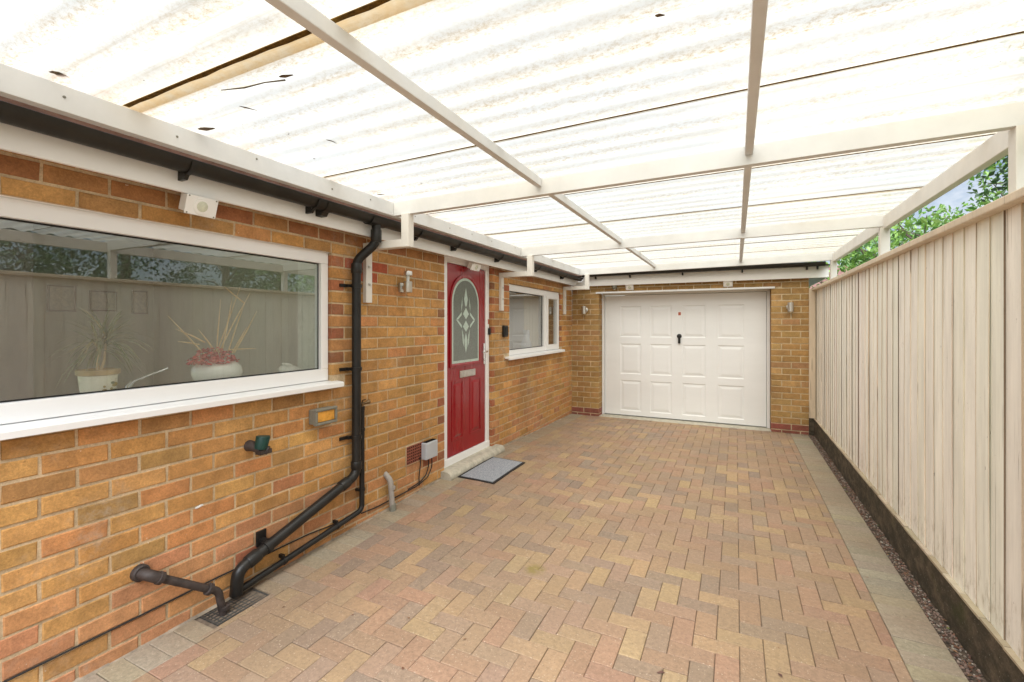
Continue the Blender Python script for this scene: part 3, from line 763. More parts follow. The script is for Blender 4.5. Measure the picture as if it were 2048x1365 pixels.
# corrugated sheets: corrugations run from the house to the fence
edges = [-2.15, -1.10, -.03, 1.00, 2.02, 3.01, 3.98, 4.96, 5.78, 6.50, 7.16]
PIT = .146
for i, (a, b) in enumerate(zip(edges, edges[1:])):
    if i < 2: continue                       # the roof starts just over the photographer
    ov = .062 if i == 3 else .03; on = .062 if i + 1 == 3 else .03
    e = b + (on if i < len(edges) - 2 else 0)
    n = int((e - a) / (PIT / 12)); ys = [a + (e - a) * k / n for k in range(n + 1)]
    xs = [-2.33, -1.6, -.9, -.2, .5, 1.24]
    vs, fs, dv = [], [], []
    sk = rnd.uniform(-.008, .008)
    for x in xs:
        for y in ys:
            ph = 2 * math.pi * y / PIT; wv = math.cos(ph); wv = math.copysign(abs(wv) ** .7, wv)
            vs.append((x, y + sk * x * .3, rz(x) + .013 + .0095 * wv + (.0035 if i % 2 else 0)))
            LV = {2: .2, 3: .5, 4: .18, 5: .12, 6: .12}
            lap = LV.get(i, .1) if (i > 2 and y < a + ov) else LV.get(i + 1, .1) if (y > b and i < len(edges) - 2) else 0.
            tr = .5 - .5 * wv
            dv.append((lap, tr, 1. if (i > 0 and y - a < .007) else 0., 1))
    ny = len(ys)
    for p in range(len(xs) - 1):
        for q in range(ny - 1): fs.append((p * ny + q, (p + 1) * ny + q, (p + 1) * ny + q + 1, p * ny + q + 1))
    me = bpy.data.meshes.new('roof_sheet'); o3 = wloc(cp)
    me.from_pydata([tuple(Vector(v) - o3) for v in vs], [], fs); me.materials.append(M['roof'])
    at = me.attributes.new('dirt', 'FLOAT_COLOR', 'POINT'); at.data.foreach_set('color', [c for d in dv for c in d])
    me.polygons.foreach_set('use_smooth', [True] * len(me.polygons))
    o = bpy.data.objects.new('roof_sheet', me); COL.objects.link(o); o.parent = cp
    if i > 2:
        m = MB(); wd = .014 if i == 3 else .0050; strip = []
        for p in range(40):
            x0 = -2.25 + p * .0865; x1 = x0 + .0865; w0 = wd * rnd.uniform(.7, 1.25)
            wv = math.cos(2 * math.pi * a / PIT); wv = math.copysign(abs(wv) ** .7, wv); zz = rz(x0) + .013 + .0095 * wv - .0045
            strip.append(((x0, a + sk * x0 * .3 - .003, zz), (x0, a + sk * x0 * .3 + w0, zz)))
        vs = [q for pq in strip for q in pq] + [(q[0], q[1], q[2] + .003) for pq in strip for q in pq]; ns = len(strip); o2 = 2 * ns
        m.add(vs, [(2 * k, 2 * k + 1, 2 * k + 3, 2 * k + 2) for k in range(ns - 1)] + [(o2 + 2 * k, o2 + 2 * k + 2, o2 + 2 * k + 3, o2 + 2 * k + 1) for k in range(ns - 1)] + [(2 * k + 1, o2 + 2 * k + 1, o2 + 2 * k + 3, 2 * k + 3) for k in range(ns - 1)] + [(2 * k, 2 * k + 2, o2 + 2 * k + 2, o2 + 2 * k) for k in range(ns - 1)])
        m.build('moss_seam', 'moss', o)
# debris lying on the sheets
m = MB()
def deb(x, y, s, a, w=.35, green=False):
    wv = math.cos(2 * math.pi * y / PIT); z = rz(x) + .0145 + .0095 * math.copysign(abs(wv) ** .7, wv) - .003; ca, sa = math.cos(a), math.sin(a)
    P = [(-s, -s * w * .4), (-s * .3, -s * w), (s, -s * w * .3), (s, s * w * .3), (-s * .4, s * w), (-s, s * w * .3)]
    vs = [(x + p[0] * ca - p[1] * sa, y + p[0] * sa + p[1] * ca, z) for p in P]; m.add(vs, [tuple(range(6))], 0, (.12, .08, .04))
for x, y, s, a, w in ((-1.800, 1.226, .032, 1.1, .22), (-1.780, 1.640, .026, 1.2, .25), (-2.165, 1.275, .042, .3, .5), (-2.170, 2.425, .026, .4, .5), (-2.165, .765, .026, .6, .5), (-1.475, 1.150, .03, .2, .35), (-.20, 1.40, .014, .4, .6)): deb(x, y, s, a, w)
for k in range(26): deb(rnd.uniform(-2.1, 1.0), rnd.uniform(.7, 6.9), rnd.uniform(.005, .014), rnd.uniform(0, 3), rnd.uniform(.3, .7))
m.tube([(-1.755, 1.088, rz(-1.75) + .004), (-1.66, 1.116, rz(-1.66) + .004), (-1.56, 1.125, rz(-1.6) + .004), (-1.478, 1.148, rz(-1.5) + .004)], [.0015, .003, .0022, .003], 6, 0, True, (.10, .08, .05))
tag(m.build('roof_debris', 'litter'), 'fallen leaves and a twig lying on the translucent roof', 'debris', kind='stuff')

# ------------------------------------------------------------------ gutters and pipes
def gutter_mesh(axis, c, z, t0, t1, r=.056):
    m = MB(); n = 12
    prof = [(r * math.cos(math.pi + math.pi * k / n), r * math.sin(math.pi + math.pi * k / n)) for k in range(n + 1)]
    prof += [((r - .004) * math.cos(2 * math.pi - math.pi * k / n), (r - .004) * math.sin(2 * math.pi - math.pi * k / n)) for k in range(n + 1)]
    fn = (lambda p, t: (c + p[0], t, z + p[1])) if axis == 'y' else (lambda p, t: (t, c + p[0], z + p[1]))
    m.prism(prof, fn, t0, t1); return m
def gutter_clip(axis, c, z, t, w=.022, r=.060, tab=True):
    m = MB(); n = 10
    prof = [(r * math.cos(R(200) + R(150) * k / n), r * math.sin(R(200) + R(150) * k / n)) for k in range(n + 1)] + [((r + .004) * math.cos(R(350) - R(150) * k / n), (r + .004) * math.sin(R(350) - R(150) * k / n)) for k in range(n + 1)]
    fn = (lambda p, q: (c + p[0], q, z + p[1])) if axis == 'y' else (lambda p, q: (q, c - p[0], z + p[1]))
    m.prism(prof, fn, t - w / 2, t + w / 2)
    if tab:
        P = [(-.060, -.085), (-.060, -.030), (-.03, -.052), (.005, -.063), (-.012, -.085)]
        m.prism(P, fn, t - w / 2 + .002, t + w / 2 - .002)
    return m
gt = thing('rain_gutter', 'dark weathered half-round gutter under the carport along the bungalow eaves', 'gutter', (-2.32, 3, 2.2))
GC, GZ = -2.322, 2.268
gutter_mesh('y', GC, GZ, -3, 7.34).build('channel', 'gutter', gt, smooth=True)
for y in (.25, 1.28, 2.00, 3.02, 3.60, 4.46, 5.52, 6.55): gutter_clip('y', GC, GZ, y).build('bracket', 'black', gt, smooth=True)
for y in (2.09, 2.93):                                      # union collars
    gutter_clip('y', GC, GZ, y, .05, .058).build('union', 'gutter', gt, smooth=True)
m = MB(); n = 12
gutter_clip('y', GC, GZ, 2.54, .16, .060, False).build('outlet', 'black', gt, smooth=True)
g2 = thing('rain_gutter', 'black gutter in the dark gap above the garage fascia', 'gutter', (-.6, 7.3, 2.2))
gutter_mesh('x', 7.285, 2.330, -2.26, 1.06).build('channel', 'gutter', g2, smooth=True)
for x in (-2.05, -1.50, -.72, .08, .86, .98): 
    m = MB(); m.box(x - .010, x + .010, 7.30, 7.352, 2.238, 2.276); m.build('bracket', 'black', g2, bevel=.003)

PX, PYY = -2.432, 2.466
dp = thing('downpipe', 'thick black downpipe with swan neck and long slanted foot by the kitchen window', 'downpipe', (PX, PYY, 0))
def arc(a, b, c, n=5, r=.05):        # rounded corner at b
    a, b, c = Vector(a), Vector(b), Vector(c); p = b + (a - b).normalized() * r; q = b + (c - b).normalized() * r
    return [((1 - t) ** 2 * p + 2 * t * (1 - t) * b + t * t * q) for t in [k / n for k in range(n + 1)]]
T0, T1, T2 = (GC, 2.545, 2.225), (GC, 2.545, 2.085), (PX, PYY, 1.955)
B1, B2, B3 = (PX, PYY, .432), (PX + .002, 1.596, .165), (-2.44, 1.592, .035)
m = MB(); m.tube([T0] + arc(T0, T1, T2) + arc(T1, T2, B1) + arc(T2, B1, B2, r=.06) + arc(B1, B2, B3, r=.05) + [B3],   .0320, 18)
m.build('pipe', 'black', dp, smooth=True)
def collar(p, d, r, l, name, par, mat='black'):
    m = MB(); p = Vector(p); d = Vector(d).normalized(); m.tube([p - d * l / 2, p - d * l * .42, p + d * l * .42, p + d * l / 2], [r - .003, r, r, r - .003], 18); return m.build(name, mat, par, smooth=True)
dg = Vector(B2) - Vector(B1)
collar((GC, 2.545, 2.135), (0, 0, 1), .0385, .09, 'socket', dp); collar((PX, PYY, 1.90), (0, 0, 1), .0380, .07, 'socket', dp)
collar((PX, PYY, .50), (0, 0, 1), .0385, .055, 'socket', dp); collar(Vector(B1) + dg * .13, dg, .038, .07, 'socket', dp); collar(Vector(B2) - dg * .10, dg, .0385, .07, 'socket', dp)
for z in (1.775, 1.185, .700):
    m = MB(); m.tube([(PX, PYY, z - .012), (PX, PYY, z + .012)], .0385, 18); m.box(W + .001, PX - .02, PYY - .055, PYY - .025, z - .010, z + .010); m.box(W + .001, W + .012, PYY - .105, PYY - .03, z - .011, z + .011)
    m.lathe((W + .012, PYY - .09, z), [(.006, 0), (.006, .003)], 8, axis=(1, 0, 0)); m.build('clip', 'black', dp, smooth=True)
p = Vector(B1) + dg * .80
m = MB(); d = dg.normalized(); m.tube([p - d * .014, p + d * .014], .0395, 18); m.box(W + .001, PX, p.y - .016, p.y + .016, p.z + .02, p.z + .042); m.box(W + .001, W + .012, p.y - .03, p.y + .03, p.z + .00, p.z + .085)
m.build('clip', 'black', dp, smooth=True)
# slim pipe with a tap
SX, SY = -2.452, 2.540
sp = thing('waste_pipe', 'slim black pipe with small tap on top beside the thick downpipe', 'pipe', (SX, SY, 0))
S0, S1, S2 = (SX, SY, .905), (SX, SY, .150), (SX + .004, 1.62, .045)
m = MB(); m.tube([S0] + arc(S0, S1, S2, r=.045) + [S2], .0185, 14); m.build('pipe', 'black', sp, smooth=True)
for z in (.735, .300):
    m = MB(); m.tube([(SX, SY, z - .010), (SX, SY, z + .010)], .0225, 14); m.box(W + .001, SX, SY - .030, SY - .012, z - .008, z + .008); m.build('clip', 'black', sp, smooth=True)
for u in (.25, .7):
    q = Vector(S1).lerp(Vector(S2), u); d = (Vector(S2) - Vector(S1)).normalized()
    m = MB(); m.tube([q - d * .010, q + d * .010], .0225, 14); m.box(W + .001, SX, q.y - .008, q.y + .008, q.z + .014, q.z + .034); m.build('clip', 'black', sp, smooth=True)
collar((SX, SY, .89), (0, 0, 1), .021, .03, 'socket', sp)
m = MB(); m.tube([(SX, SY, .90), (SX, SY, .928)], .013, 12); m.tube([(SX, SY, .92), (SX + .01, SY + .045, .928)], .010, 10); m.tube([(SX + .008, SY + .038, .927), (SX + .012, SY + .062, .930)], [.012, .016], 10); m.tube([(SX, SY, .928), (SX + .003, SY + .005, .946), (SX + .006, SY + .03, .95)], .005, 8)
m.build('tap', 'brass', sp, smooth=True)
# old iron waste outlet
wo = thing('waste_outlet', 'old rusty black outlet pipe from the low wall down to the drain', 'pipe', (W, 1.165, .35))
Q0, Q1, Q2, Q3 = (W - .02, 1.165, .350), (-2.425, 1.172, .348), (-2.395, 1.470, .128), (-2.395, 1.500, -.03)
m = MB(); m.tube([Q0] + arc(Q0, Q1, Q2, r=.05) + arc(Q1, Q2, Q3, r=.022) + [Q3], .0185, 14); m.build('pipe', 'iron', wo, smooth=True)
d1 = (Vector(Q2) - Vector(Q1)).normalized()
m = MB(); m.tube([(W - .001, 1.165, .35), (W + .02, 1.165, .35), (W + .026, 1.165, .35)], [.038, .037, .031], 18); m.build('wall_flange', 'iron', wo, smooth=True)
m = MB(); m.tube([(W + .02, 1.165, .35)] + arc((W + .02, 1.165, .35), Q1, Q2, r=.045) + [Vector(Q1) + d1 * .05], .0245, 14); m.build('elbow', 'iron', wo, smooth=True)
collar(Vector(Q1) + d1 * .055, d1, .0285, .022, 'socket', wo, 'iron'); collar(Vector(Q2) - d1 * .055, d1, .0285, .022, 'socket', wo, 'iron'); collar((-2.395, 1.500, .03), (0, 0, 1), .0275, .02, 'socket', wo, 'iron')
# drain
dr = thing('drain', 'black square mesh drain grate at the foot of the pipes', 'drain', (-2.43, 1.567, 0))
m = MB(); x0, x1, y0, y1 = GR; x0 = -2.52
m.box(x0, x1, y0, y1, -.16, -.14)
for a, b, c, d in ((x0 - .004, x0, y0, y1), (x1, x1 + .004, y0, y1), (x0, x1, y0 - .004, y0), (x0, x1, y1, y1 + .004)): m.box(a, b, c, d, -.15, -.012)
m.build('sump', 'dark', dr)
m = MB(); nx, nyb = 7, 11; t = .0026
for i in range(nx + 1):
    x = x0 + .006 + (x1 - x0 - .012) * i / nx; m.box(x - t, x + t, y0, y1, -.020, -.002 - (.0004 if i % 2 else 0))
for j in range(nyb + 1):
    y = y0 + .005 + (y1 - y0 - .01) * j / nyb; m.box(x0, x1, y - t, y + t, -.020, -.0032)
m.box(x0, x1, y0, y0 + .010, -.02, .0005); m.box(x0, x1, y1 - .010, y1, -.02, .0005); m.box(x1 - .010, x1, y0 + .0102, y1 - .0102, -.02, .0005)
m.build('grate', 'gratemetal', dr)
# short grey stub
gs = thing('stub_pipe', 'short bent grey pipe standing at the foot of the wall before the air vent', 'pipe', (-2.44, 2.86, 0))
m = MB(); m.tube([(W - .01, 2.832, .325)] + arc((W - .01, 2.832, .325), (-2.446, 2.842, .275), (-2.440, 2.862, .02), r=.03) + [(-2.440, 2.862, .0)], .0215, 14); m.build('pipe', 'greypipe', gs, smooth=True)
m = MB(); m.tube([(-2.440, 2.862, -.02), (-2.440, 2.861, .085)], .0255, 14); m.build('socket', 'bulk', gs, smooth=True)
m = MB(); m.tube([(-2.441, 2.858, .20), (-2.441, 2.857, .222)], .0245, 14); m.build('ring', 'greypipe', gs, smooth=True)

# ------------------------------------------------------------------ fittings on the walls
def spot(name, label, c, n, s=.07, d=.05, grp=None, rd=.026, hx=1., hy=.75):
    t = thing(name, label, 'spotlight', c, grp); c = Vector(c)
    # built facing -z, then turned by a rotation on the root
    m = MB(); m.box(c.x - s * hx, c.x + s * hx, c.y - s * hy, c.y + s * hy, c.z - .006, c.z); m.box(c.x - s * hx * .85, c.x + s * hx * .85, c.y - s * hy * .85, c.y + s * hy * .85, c.z, c.z + d)
    m.build('housing', 'wfascia', t, bevel=.004)
    m = MB(); m.lathe(c + Vector((0, 0, -.006)), [(rd + .014, 0), (rd + .012, -.004), (rd, -.005)][::-1], 22); m.build('rim', 'wfascia', t, smooth=True)
    m = MB(); m.lathe(c + Vector((0, 0, -.0112)), [(rd * .95, -.0008), (rd, .0)], 22); m.build('lens', 'lens', t, smooth=True)
    for a in (-1, 1):
        for b in (-1, 1):
            m = MB(); m.lathe(c + Vector((a * s * hx * .86, b * s * hy * .86, -.0062)), [(.0035, -.0015), (.004, 0)], 8); m.build('screw', 'bulk', t)
    t.rotation_euler = n
    return t
spot('spotlight', 'square white spotlight under the eaves above the kitchen window', (-2.372, 1.372, 2.083), (R(0), R(-72), 0), .074, .07, hx=.64, hy=1.)
spot('spotlight', 'square white spotlight above the red front door', (-2.440, 4.150, 2.098), (R(0), R(-66), 0), .090, .05, rd=.026, hx=.42, hy=1.)
for x, lb in ((-1.520, 'square white spotlight above the garage door, on the house side'), (-.105, 'square white spotlight above the garage door, on the fence side')):
    spot('spotlight', lb, (x, GY - .035, 2.092), (R(-62), 0, 0), .062, .045, 'spotlights above the garage door', rd=.024)
t = thing('ceiling_sensor', 'small dome sensor under the garage fascia near the house corner', 'sensor', (-1.76, 7.39, 2.13))
m = MB(); m.lathe((-1.76, 7.395, 2.085), [(.016, -.018), (.030, -.010), (.036, .004), (.038, .03), (.038, .11)], 20); m.build('body', 'bulk', t, smooth=True)
m = MB(); m.lathe((-1.76, 7.395, 2.067), [(.004, -.008), (.013, -.004), (.018, .002)], 16); m.build('lens', 'lens', t, smooth=True)
def wall_lamp():
    t = thing('wall_lamp', 'cylindrical steel wall lamp with a clear glass band beside the front door', 'wall lamp', (W, 3.0, 1.80))
    m = MB(); m.box(W + .001, W + .022, 2.985, 3.050, 1.765, 1.842); m.build('base', 'steel', t, bevel=.003)
    m = MB(); m.box(W + .022, -2.425, 2.998, 3.028, 1.788, 1.818); m.build('arm', 'steel', t)
    cx, cy = -2.398, 2.995
    m = MB(); m.lathe((cx, cy, 0), [(.034, 1.762), (.035, 1.764), (.035, 1.848), (.030, 1.849)], 28); m.build('lower_body', 'steel', t, smooth=True)
    m = MB(); m.lathe((cx, cy, 0), [(.033, 1.8495), (.033, 1.898)], 28); m.build('glass', 'lampglass', t, smooth=True)
    m = MB(); m.lathe((cx, cy, 0), [(.012, 1.849), (.014, 1.898)], 14); m.build('bulb', 'upvc', t, smooth=True)
    m = MB(); m.lathe((cx, cy, 0), [(.034, 1.8985), (.036, 1.90), (.036, 1.928), (.034, 1.932)], 28); m.build('cap', 'steel', t, smooth=True)
wall_lamp()
def garage_lamp(x, label):
    t = thing('wall_lamp', label, 'wall lamp', (x, GY, 1.74), 'steel lamps on the garage piers')
    m = MB(); m.lathe((x, GY - .004, 1.74), [(.045, 0), (.045, .010), (.035, .016)], 24, axis=(0, -1, 0)); m.build('base', 'steel', t, smooth=True)
    m = MB(); m.box(x - .012, x + .012, GY - .05, GY - .015, 1.728, 1.752); m.build('arm', 'steel', t)
    m = MB(); m.lathe((x, GY - .085, 0), [(.030, 1.678), (.037, 1.679), (.037, 1.801), (.033, 1.803)], 28); m.build('body', 'steel', t, smooth=True)
    m = MB(); m.lathe((x, GY - .085, 0), [(.02, 1.673), (.028, 1.6775)], 20); m.build('lens', 'lens', t, smooth=True)
garage_lamp(-2.255, 'steel cylinder wall lamp on the left brick pier of the garage'); garage_lamp(.672, 'steel cylinder wall lamp on the right brick pier of the garage')
# bulkhead lamp
t = thing('bulkhead_lamp', 'grey box brick light with an amber lens below the kitchen window', 'wall lamp', (W, 2.19, .90))
m = MB(); m.box(W + .001, W + .05, 2.105, 2.270, .852, .948); m.build('body', 'bulk', t, bevel=.006)
m = MB(); ring(m, 2.098, 2.277, .846, .954, .018, W + .050, W + .078); m.box(W + .05, W + .060, 2.114, 2.260, .862, .938); m.build('rim', 'bulk', t, bevel=.005)
m = MB(); m.box(W + .060, W + .070, 2.118, 2.257, .866, .934); m.build('lens', 'amber', t, bevel=.004)
# green capped valve
t = thing('capped_valve', 'brown wall valve with a dark green cap above the slanted downpipe', 'valve', (W, 1.70, .80))
m = MB(); m.tube([(W + .0, 1.700, .812), (W + .035, 1.702, .812), (W + .095, 1.715, .800)], [.032, .028, .027], 16); m.tube([(W + .06, 1.708, .806), (W + .105, 1.745, .785)], [.03, .024], 12)
m.tube([(W + .085, 1.712, .800), (W + .085, 1.714, .768)], [.022, .017], 12); m.box(W + .07, W + .115, 1.69, 1.76, .772, .796)
m.build('body', 'iron', t, smooth=True)
m = MB(); m.tube([(W + .085, 1.712, .803), (W + .092, 1.722, .868), (W + .092, 1.7225, .872)], [.033, .037, .034], 24); m.build('cap', 'green', t, smooth=True)
# meter box
t = thing('junction_box', 'pale grey junction box with hanging cables left of the front door', 'junction box', (W, 3.36, .39))
m = MB(); m.box(W + .002, W + .062, 3.285, 3.455, .312, .462); m.build('body', 'greyplastic', t, bevel=.010)
m = MB(); m.box(W + .062, W + .066, 3.292, 3.448, .319, .455); m.build('lid', 'greyplastic', t, bevel=.003)
m = MB()
for k in range(9): m.box(W + .012, W + .055, 3.295 + k * .0175, 3.305 + k * .0175, .4625, .4665)
m.build('top_vent', 'dark', t)
for p in ([(-2.46, 3.36, .315), (-2.462, 3.365, .24), (-2.475, 3.34, .16), (-2.478, 3.25, .125), (-2.478, 3.10, .115)], [(-2.455, 3.40, .315), (-2.458, 3.41, .23), (-2.474, 3.37, .14), (-2.478, 3.22, .105), (-2.478, 2.72, .100), (-2.478, 2.56, .112)], [(-2.475, 3.255, .345), (-2.472, 3.262, .30), (-2.478, 3.245, .17), (-2.478, 3.25, .10)]):
    m = MB(); P = [Vector(p[0])]
    for a, b, c in zip(p, p[1:], p[2:]): P += arc(a, b, c, 4, .03)
    P.append(Vector(p[-1])); m.tube(P, .0048, 8); m.build('cable', 'cable', t, smooth=True)
m = MB(); P = [(W + .006, y, .078 + .0 * y + (.145 if False else 0) + .012 * math.sin(y * 2.1)) for y in [.0 + .2 * k for k in range(13)]]
P = [(W + .005, y, z) for y, z in ((-.4, .145), (.4, .148), (.75, .150), (1.0, .149), (1.25, .150), (1.5, .152), (1.8, .148), (2.1, .144), (2.5, .112))]
m.tube(P, .0042, 8); o = m.build('wall_cable', 'cable', smooth=True); tag(o, 'thin black cable clipped along the lowest brick courses of the wall', 'cable')
# bell, lock reader and sticker
t = thing('doorbell', 'black intercom box on the brick between front door and small window', 'doorbell', (W, 4.89, 1.42))
m = MB(); m.box(W + .002, W + .04, 4.842, 4.940, 1.352, 1.490); m.build('body', 'black', t, bevel=.012)
m = MB(); m.box(W + .04, W + .046, 4.856, 4.926, 1.372, 1.470); m.build('cover', 'rubber', t, bevel=.004)
t = MB(); t.box(-2.5245, -2.500, 4.565, 4.590, 1.385, 1.460); o = t.build('door_sensor', 'black', bevel=.004); tag(o, 'small black block on the white frame of the red door', 'door sensor')
t = MB(); t.box(-2.5247, -2.5235, 4.566, 4.595, 1.505, 1.56); o = t.build('frame_sticker', 'sticker'); tag(o, 'small red sticker on the right jamb of the front door frame', 'sticker')
# doormat
t = thing('doormat', 'grey doormat with black rubber border in front of the red door', 'doormat', (-2.14, 4.21, .06))
def slab(m, x0, x1, y0, y1, h0, h1, mi=0):
    nx, ny2 = 4, 6
    P = lambda i, j: (x0 + (x1 - x0) * i / nx, y0 + (y1 - y0) * j / ny2)
    for i in range(nx):
        for j in range(ny2):
            q = [P(i, j), P(i + 1, j), P(i + 1, j + 1), P(i, j + 1)]; m.add([(x, y, gz(x, y) + h1) for x, y in q], [(0, 1, 2, 3)], mi)
    bd = [P(i, 0) for i in range(nx + 1)] + [P(nx, j) for j in range(1, ny2 + 1)] + [P(i, ny2) for i in range(nx - 1, -1, -1)] + [P(0, j) for j in range(ny2 - 1, 0, -1)]
    for (a, b), (c, d) in zip(bd, bd[1:] + bd[:1]): m.quad((a, b, gz(a, b) + h0), (c, d, gz(c, d) + h0), (c, d, gz(c, d) + h1), (a, b, gz(a, b) + h1), mi)
MX0, MX1, MY0, MY1 = -2.372, -1.985, 3.700, 4.400
m = MB(); slab(m, MX0, MX1, MY0, MY1, .001, .006); m.build('rubber_border', 'rubber', t)
m = MB(); slab(m, MX0 + .024, MX1 - .024, MY0 + .024, MY1 - .024, .006, .0105); m.build('pile', 'mat', t)

# ------------------------------------------------------------------ things behind the glass
def blade(m, p0, d, L, w, droop, col, n=7, mi=0):
    p = Vector(p0); d = Vector(d).normalized(); side = d.cross(Vector((0, 0, 1)))
    side = side.normalized() if side.length > .05 else Vector((0, 1, 0)); pts = []
    for k in range(n + 1):
        u = k / n; ww = w * (1 - u) ** .6 * (.4 + .6 * min(1, u * 5)); pts.append((p + side * ww, p - side * ww)); d = (d + Vector((0, 0, -droop / n))).normalized(); p = p + d * L / n
    vs = [q for a in pts for q in a]; m.add(vs, [(2 * k, 2 * k + 1, 2 * k + 3, 2 * k + 2) for k in range(n)], mi, col)
t = thing('potted_plant', 'spiky leaved houseplant in a cream and tan flower pot behind the kitchen window', 'potted plant', (-2.76, 1.122, 1.141))
m = MB(); c = (-2.76, 1.122, 0); m.lathe(c, [(.058, 1.141), (.062, 1.145), (.074, 1.262), (.060, 1.262)], 28, 0); pot = m.build('pot', 'creamceramic', t, smooth=True)
m = MB(); m.lathe(c, [(.074, 1.258), (.082, 1.262), (.083, 1.284), (.074, 1.286), (.068, 1.27)], 28); m.build('rim', 'tanrim', pot, smooth=True)
m = MB(); m.lathe(c, [(.07, 1.268), (.01, 1.272)], 20); m.build('soil', 'cork', t)
m = MB()
for k in range(9):
    a = rnd.uniform(-.25, .75); r = .0725; z = 1.20 + rnd.uniform(-.02, .03); x, y = c[0] + r * math.cos(a), c[1] + r * math.sin(a)
    m.ell((x, y, z), .002, rnd.uniform(.005, .012), rnd.uniform(.004, .008), 8, 5, 0, pick([((.30, .22, .03), 1), ((.10, .12, .03), 1), ((.35, .25, .05), 1)]))
m.build('painted_flower', 'litter', pot)
m = MB(); m.tube([(c[0], c[1], 1.265), (c[0], c[1] - .004, 1.33), (c[0], c[1], 1.40)], [.008, .006, .005], 8); m.tube([(c[0], c[1] + .008, 1.268), (c[0] + .004, c[1] + .022, 1.33), (c[0], c[1] + .03, 1.42)], [.007, .0055, .0045], 8); m.build('stem', 'straw', t, smooth=True)
m = MB()
for k in range(100):
    a = rnd.uniform(0, 6.283); e = rnd.uniform(-.15, 1.35); L = rnd.uniform(.16, .27); q = rnd.random() < .5
    blade(m, (c[0], c[1] + (.03 if q else 0), (1.42 if q else 1.40) + rnd.uniform(-.03, .02)), (math.cos(a) * math.cos(e), math.sin(a) * math.cos(e), math.sin(e)), L, .0058, rnd.uniform(.6, 2.0), pick([((.11, .15, .05), 3), ((.20, .21, .07), 2), ((.34, .28, .10), 1)], .2))
m.build('foliage', 'houseleaf', t)
t = thing('flower_vase', 'squat white vase with red flowers and dry straw stems behind the kitchen window', 'vase', (-2.79, 1.70, 1.141))
c = (-2.79, 1.705, 0)
m = MB(); m.lathe(c, [(.060, 1.141), (.090, 1.150), (.122, 1.178), (.134, 1.214), (.126, 1.250), (.095, 1.280), (.060, 1.292), (.045, 1.285)], 36); vs_ = m.build('vase', 'ceramic', t, smooth=True)
m = MB()
for k in range(420):
    a = rnd.uniform(0, 6.283); r = .115 * math.sqrt(rnd.random()); h = 1.290 + .075 * (1 - (r / .13) ** 2) * rnd.random() - .02 * (r > .08); p = Vector((c[0] + r * math.cos(a), c[1] - .02 + r * 1.15 * math.sin(a), h))
    q = Matrix.Rotation(rnd.uniform(0, 6), 3, 'Z') @ Matrix.Rotation(rnd.uniform(-1.3, 1.3), 3, 'X'); s = rnd.uniform(.008, .016)
    m.add([p + q @ Vector(v) for v in ((-s, 0, 0), (0, -s * .8, s * .3), (s, 0, 0), (0, s * .8, s * .3))], [(0, 1, 2, 3)], 0, pick([((.58, .07, .08), 3), ((.40, .04, .05), 2), ((.68, .14, .13), 1)], .15))
m.build('flowers', 'redflower', t)
m = MB(); X = -2.80
for (y0, z0), (y1, z1) in (((1.711, 1.27), (1.736, 1.652)), ((1.70, 1.27), (1.867, 1.739)), ((1.715, 1.27), (1.805, 1.674)), ((1.705, 1.28), (1.90, 1.699)), ((1.79, 1.29), (1.905, 1.647)), ((1.80, 1.29), (1.957, 1.586)), ((1.64, 1.29), (1.455, 1.548)), ((1.699, 1.28), (1.583, 1.47)), ((1.60, 1.35), (1.489, 1.406)), ((1.78, 1.31), (1.946, 1.345)), ((1.79, 1.29), (1.891, 1.483)), ((1.64, 1.36), (1.489, 1.474)), ((1.891, 1.60), (1.76, 1.731))):
    dv = Vector((rnd.uniform(-.03, .03), y1 - y0, z1 - z0)); z0 += .035; dv.z -= .035; p0 = Vector((X + rnd.uniform(-.03, .03), y0, z0)); p1 = p0 + dv
    m.tube([p0, p0.lerp(p1, .5) + Vector((rnd.uniform(-.006, .006), rnd.uniform(-.006, .006), .002)), p1], [.0042, .0042, .0012], 6)
m.build('dry_stems', 'straw', t, smooth=True)
t = thing('rabbit_ornament', 'small white china rabbit lying behind the right end of the kitchen window', 'ornament', (-2.80, 2.21, 1.141))
m = MB(); c = Vector((-2.80, 2.215, 1.175)); m.ell(c, .045, .072, .042, 20, 12); m.ell(c + Vector((0, -.055, .018)), .028, .034, .028, 16, 10); m.ell(c + Vector((0, .070, .0)), .016, .014, .016, 10, 8)
for sx in (-.012, .012): m.ell(c + Vector((sx, -.025, .048)), .008, .036, .010, 10, 8, rot=Matrix.Rotation(R(-14), 3, 'X'))
m.build('body', 'ceramic', t, smooth=True)
t = thing('kitchen_tap', 'slim chrome swan tap at the sill between flower pot and vase', 'tap', (-2.86, 1.29, 1.141))
m = MB(); m.tube([(-2.86, 1.285, 1.142), (-2.86, 1.290, 1.175), (-2.85, 1.310, 1.205)], [.014, .012, .008], 12); m.tube([(-2.85, 1.305, 1.20), (-2.82, 1.37, 1.232), (-2.79, 1.44, 1.262)], [.0055, .005, .006], 10); m.build('spout', 'chrome', t, smooth=True)
for y, z, s, lb in ((2.0, 1.74, (.10, .12), 'square dark framed picture nearest the left on the kitchen back wall'), (2.31, 1.73, (.11, .10), 'wide pale picture in the middle on the kitchen back wall'), (2.62, 1.73, (.07, .12), 'narrow brown picture on the right on the kitchen back wall')):
    t = thing('wall_picture', lb, 'picture', (-5.598, y, z), 'small pictures on the kitchen wall')
    m = MB(); ring(m, y - s[0], y + s[0], z - s[1], z + s[1], .014, -5.598, -5.575); m.build('frame', 'frame', t)
    m = MB(); m.box(-5.597, -5.585, y - s[0] + .014, y + s[0] - .014, z - s[1] + .014, z + s[1] - .014); m.build('print', 'paper', t)
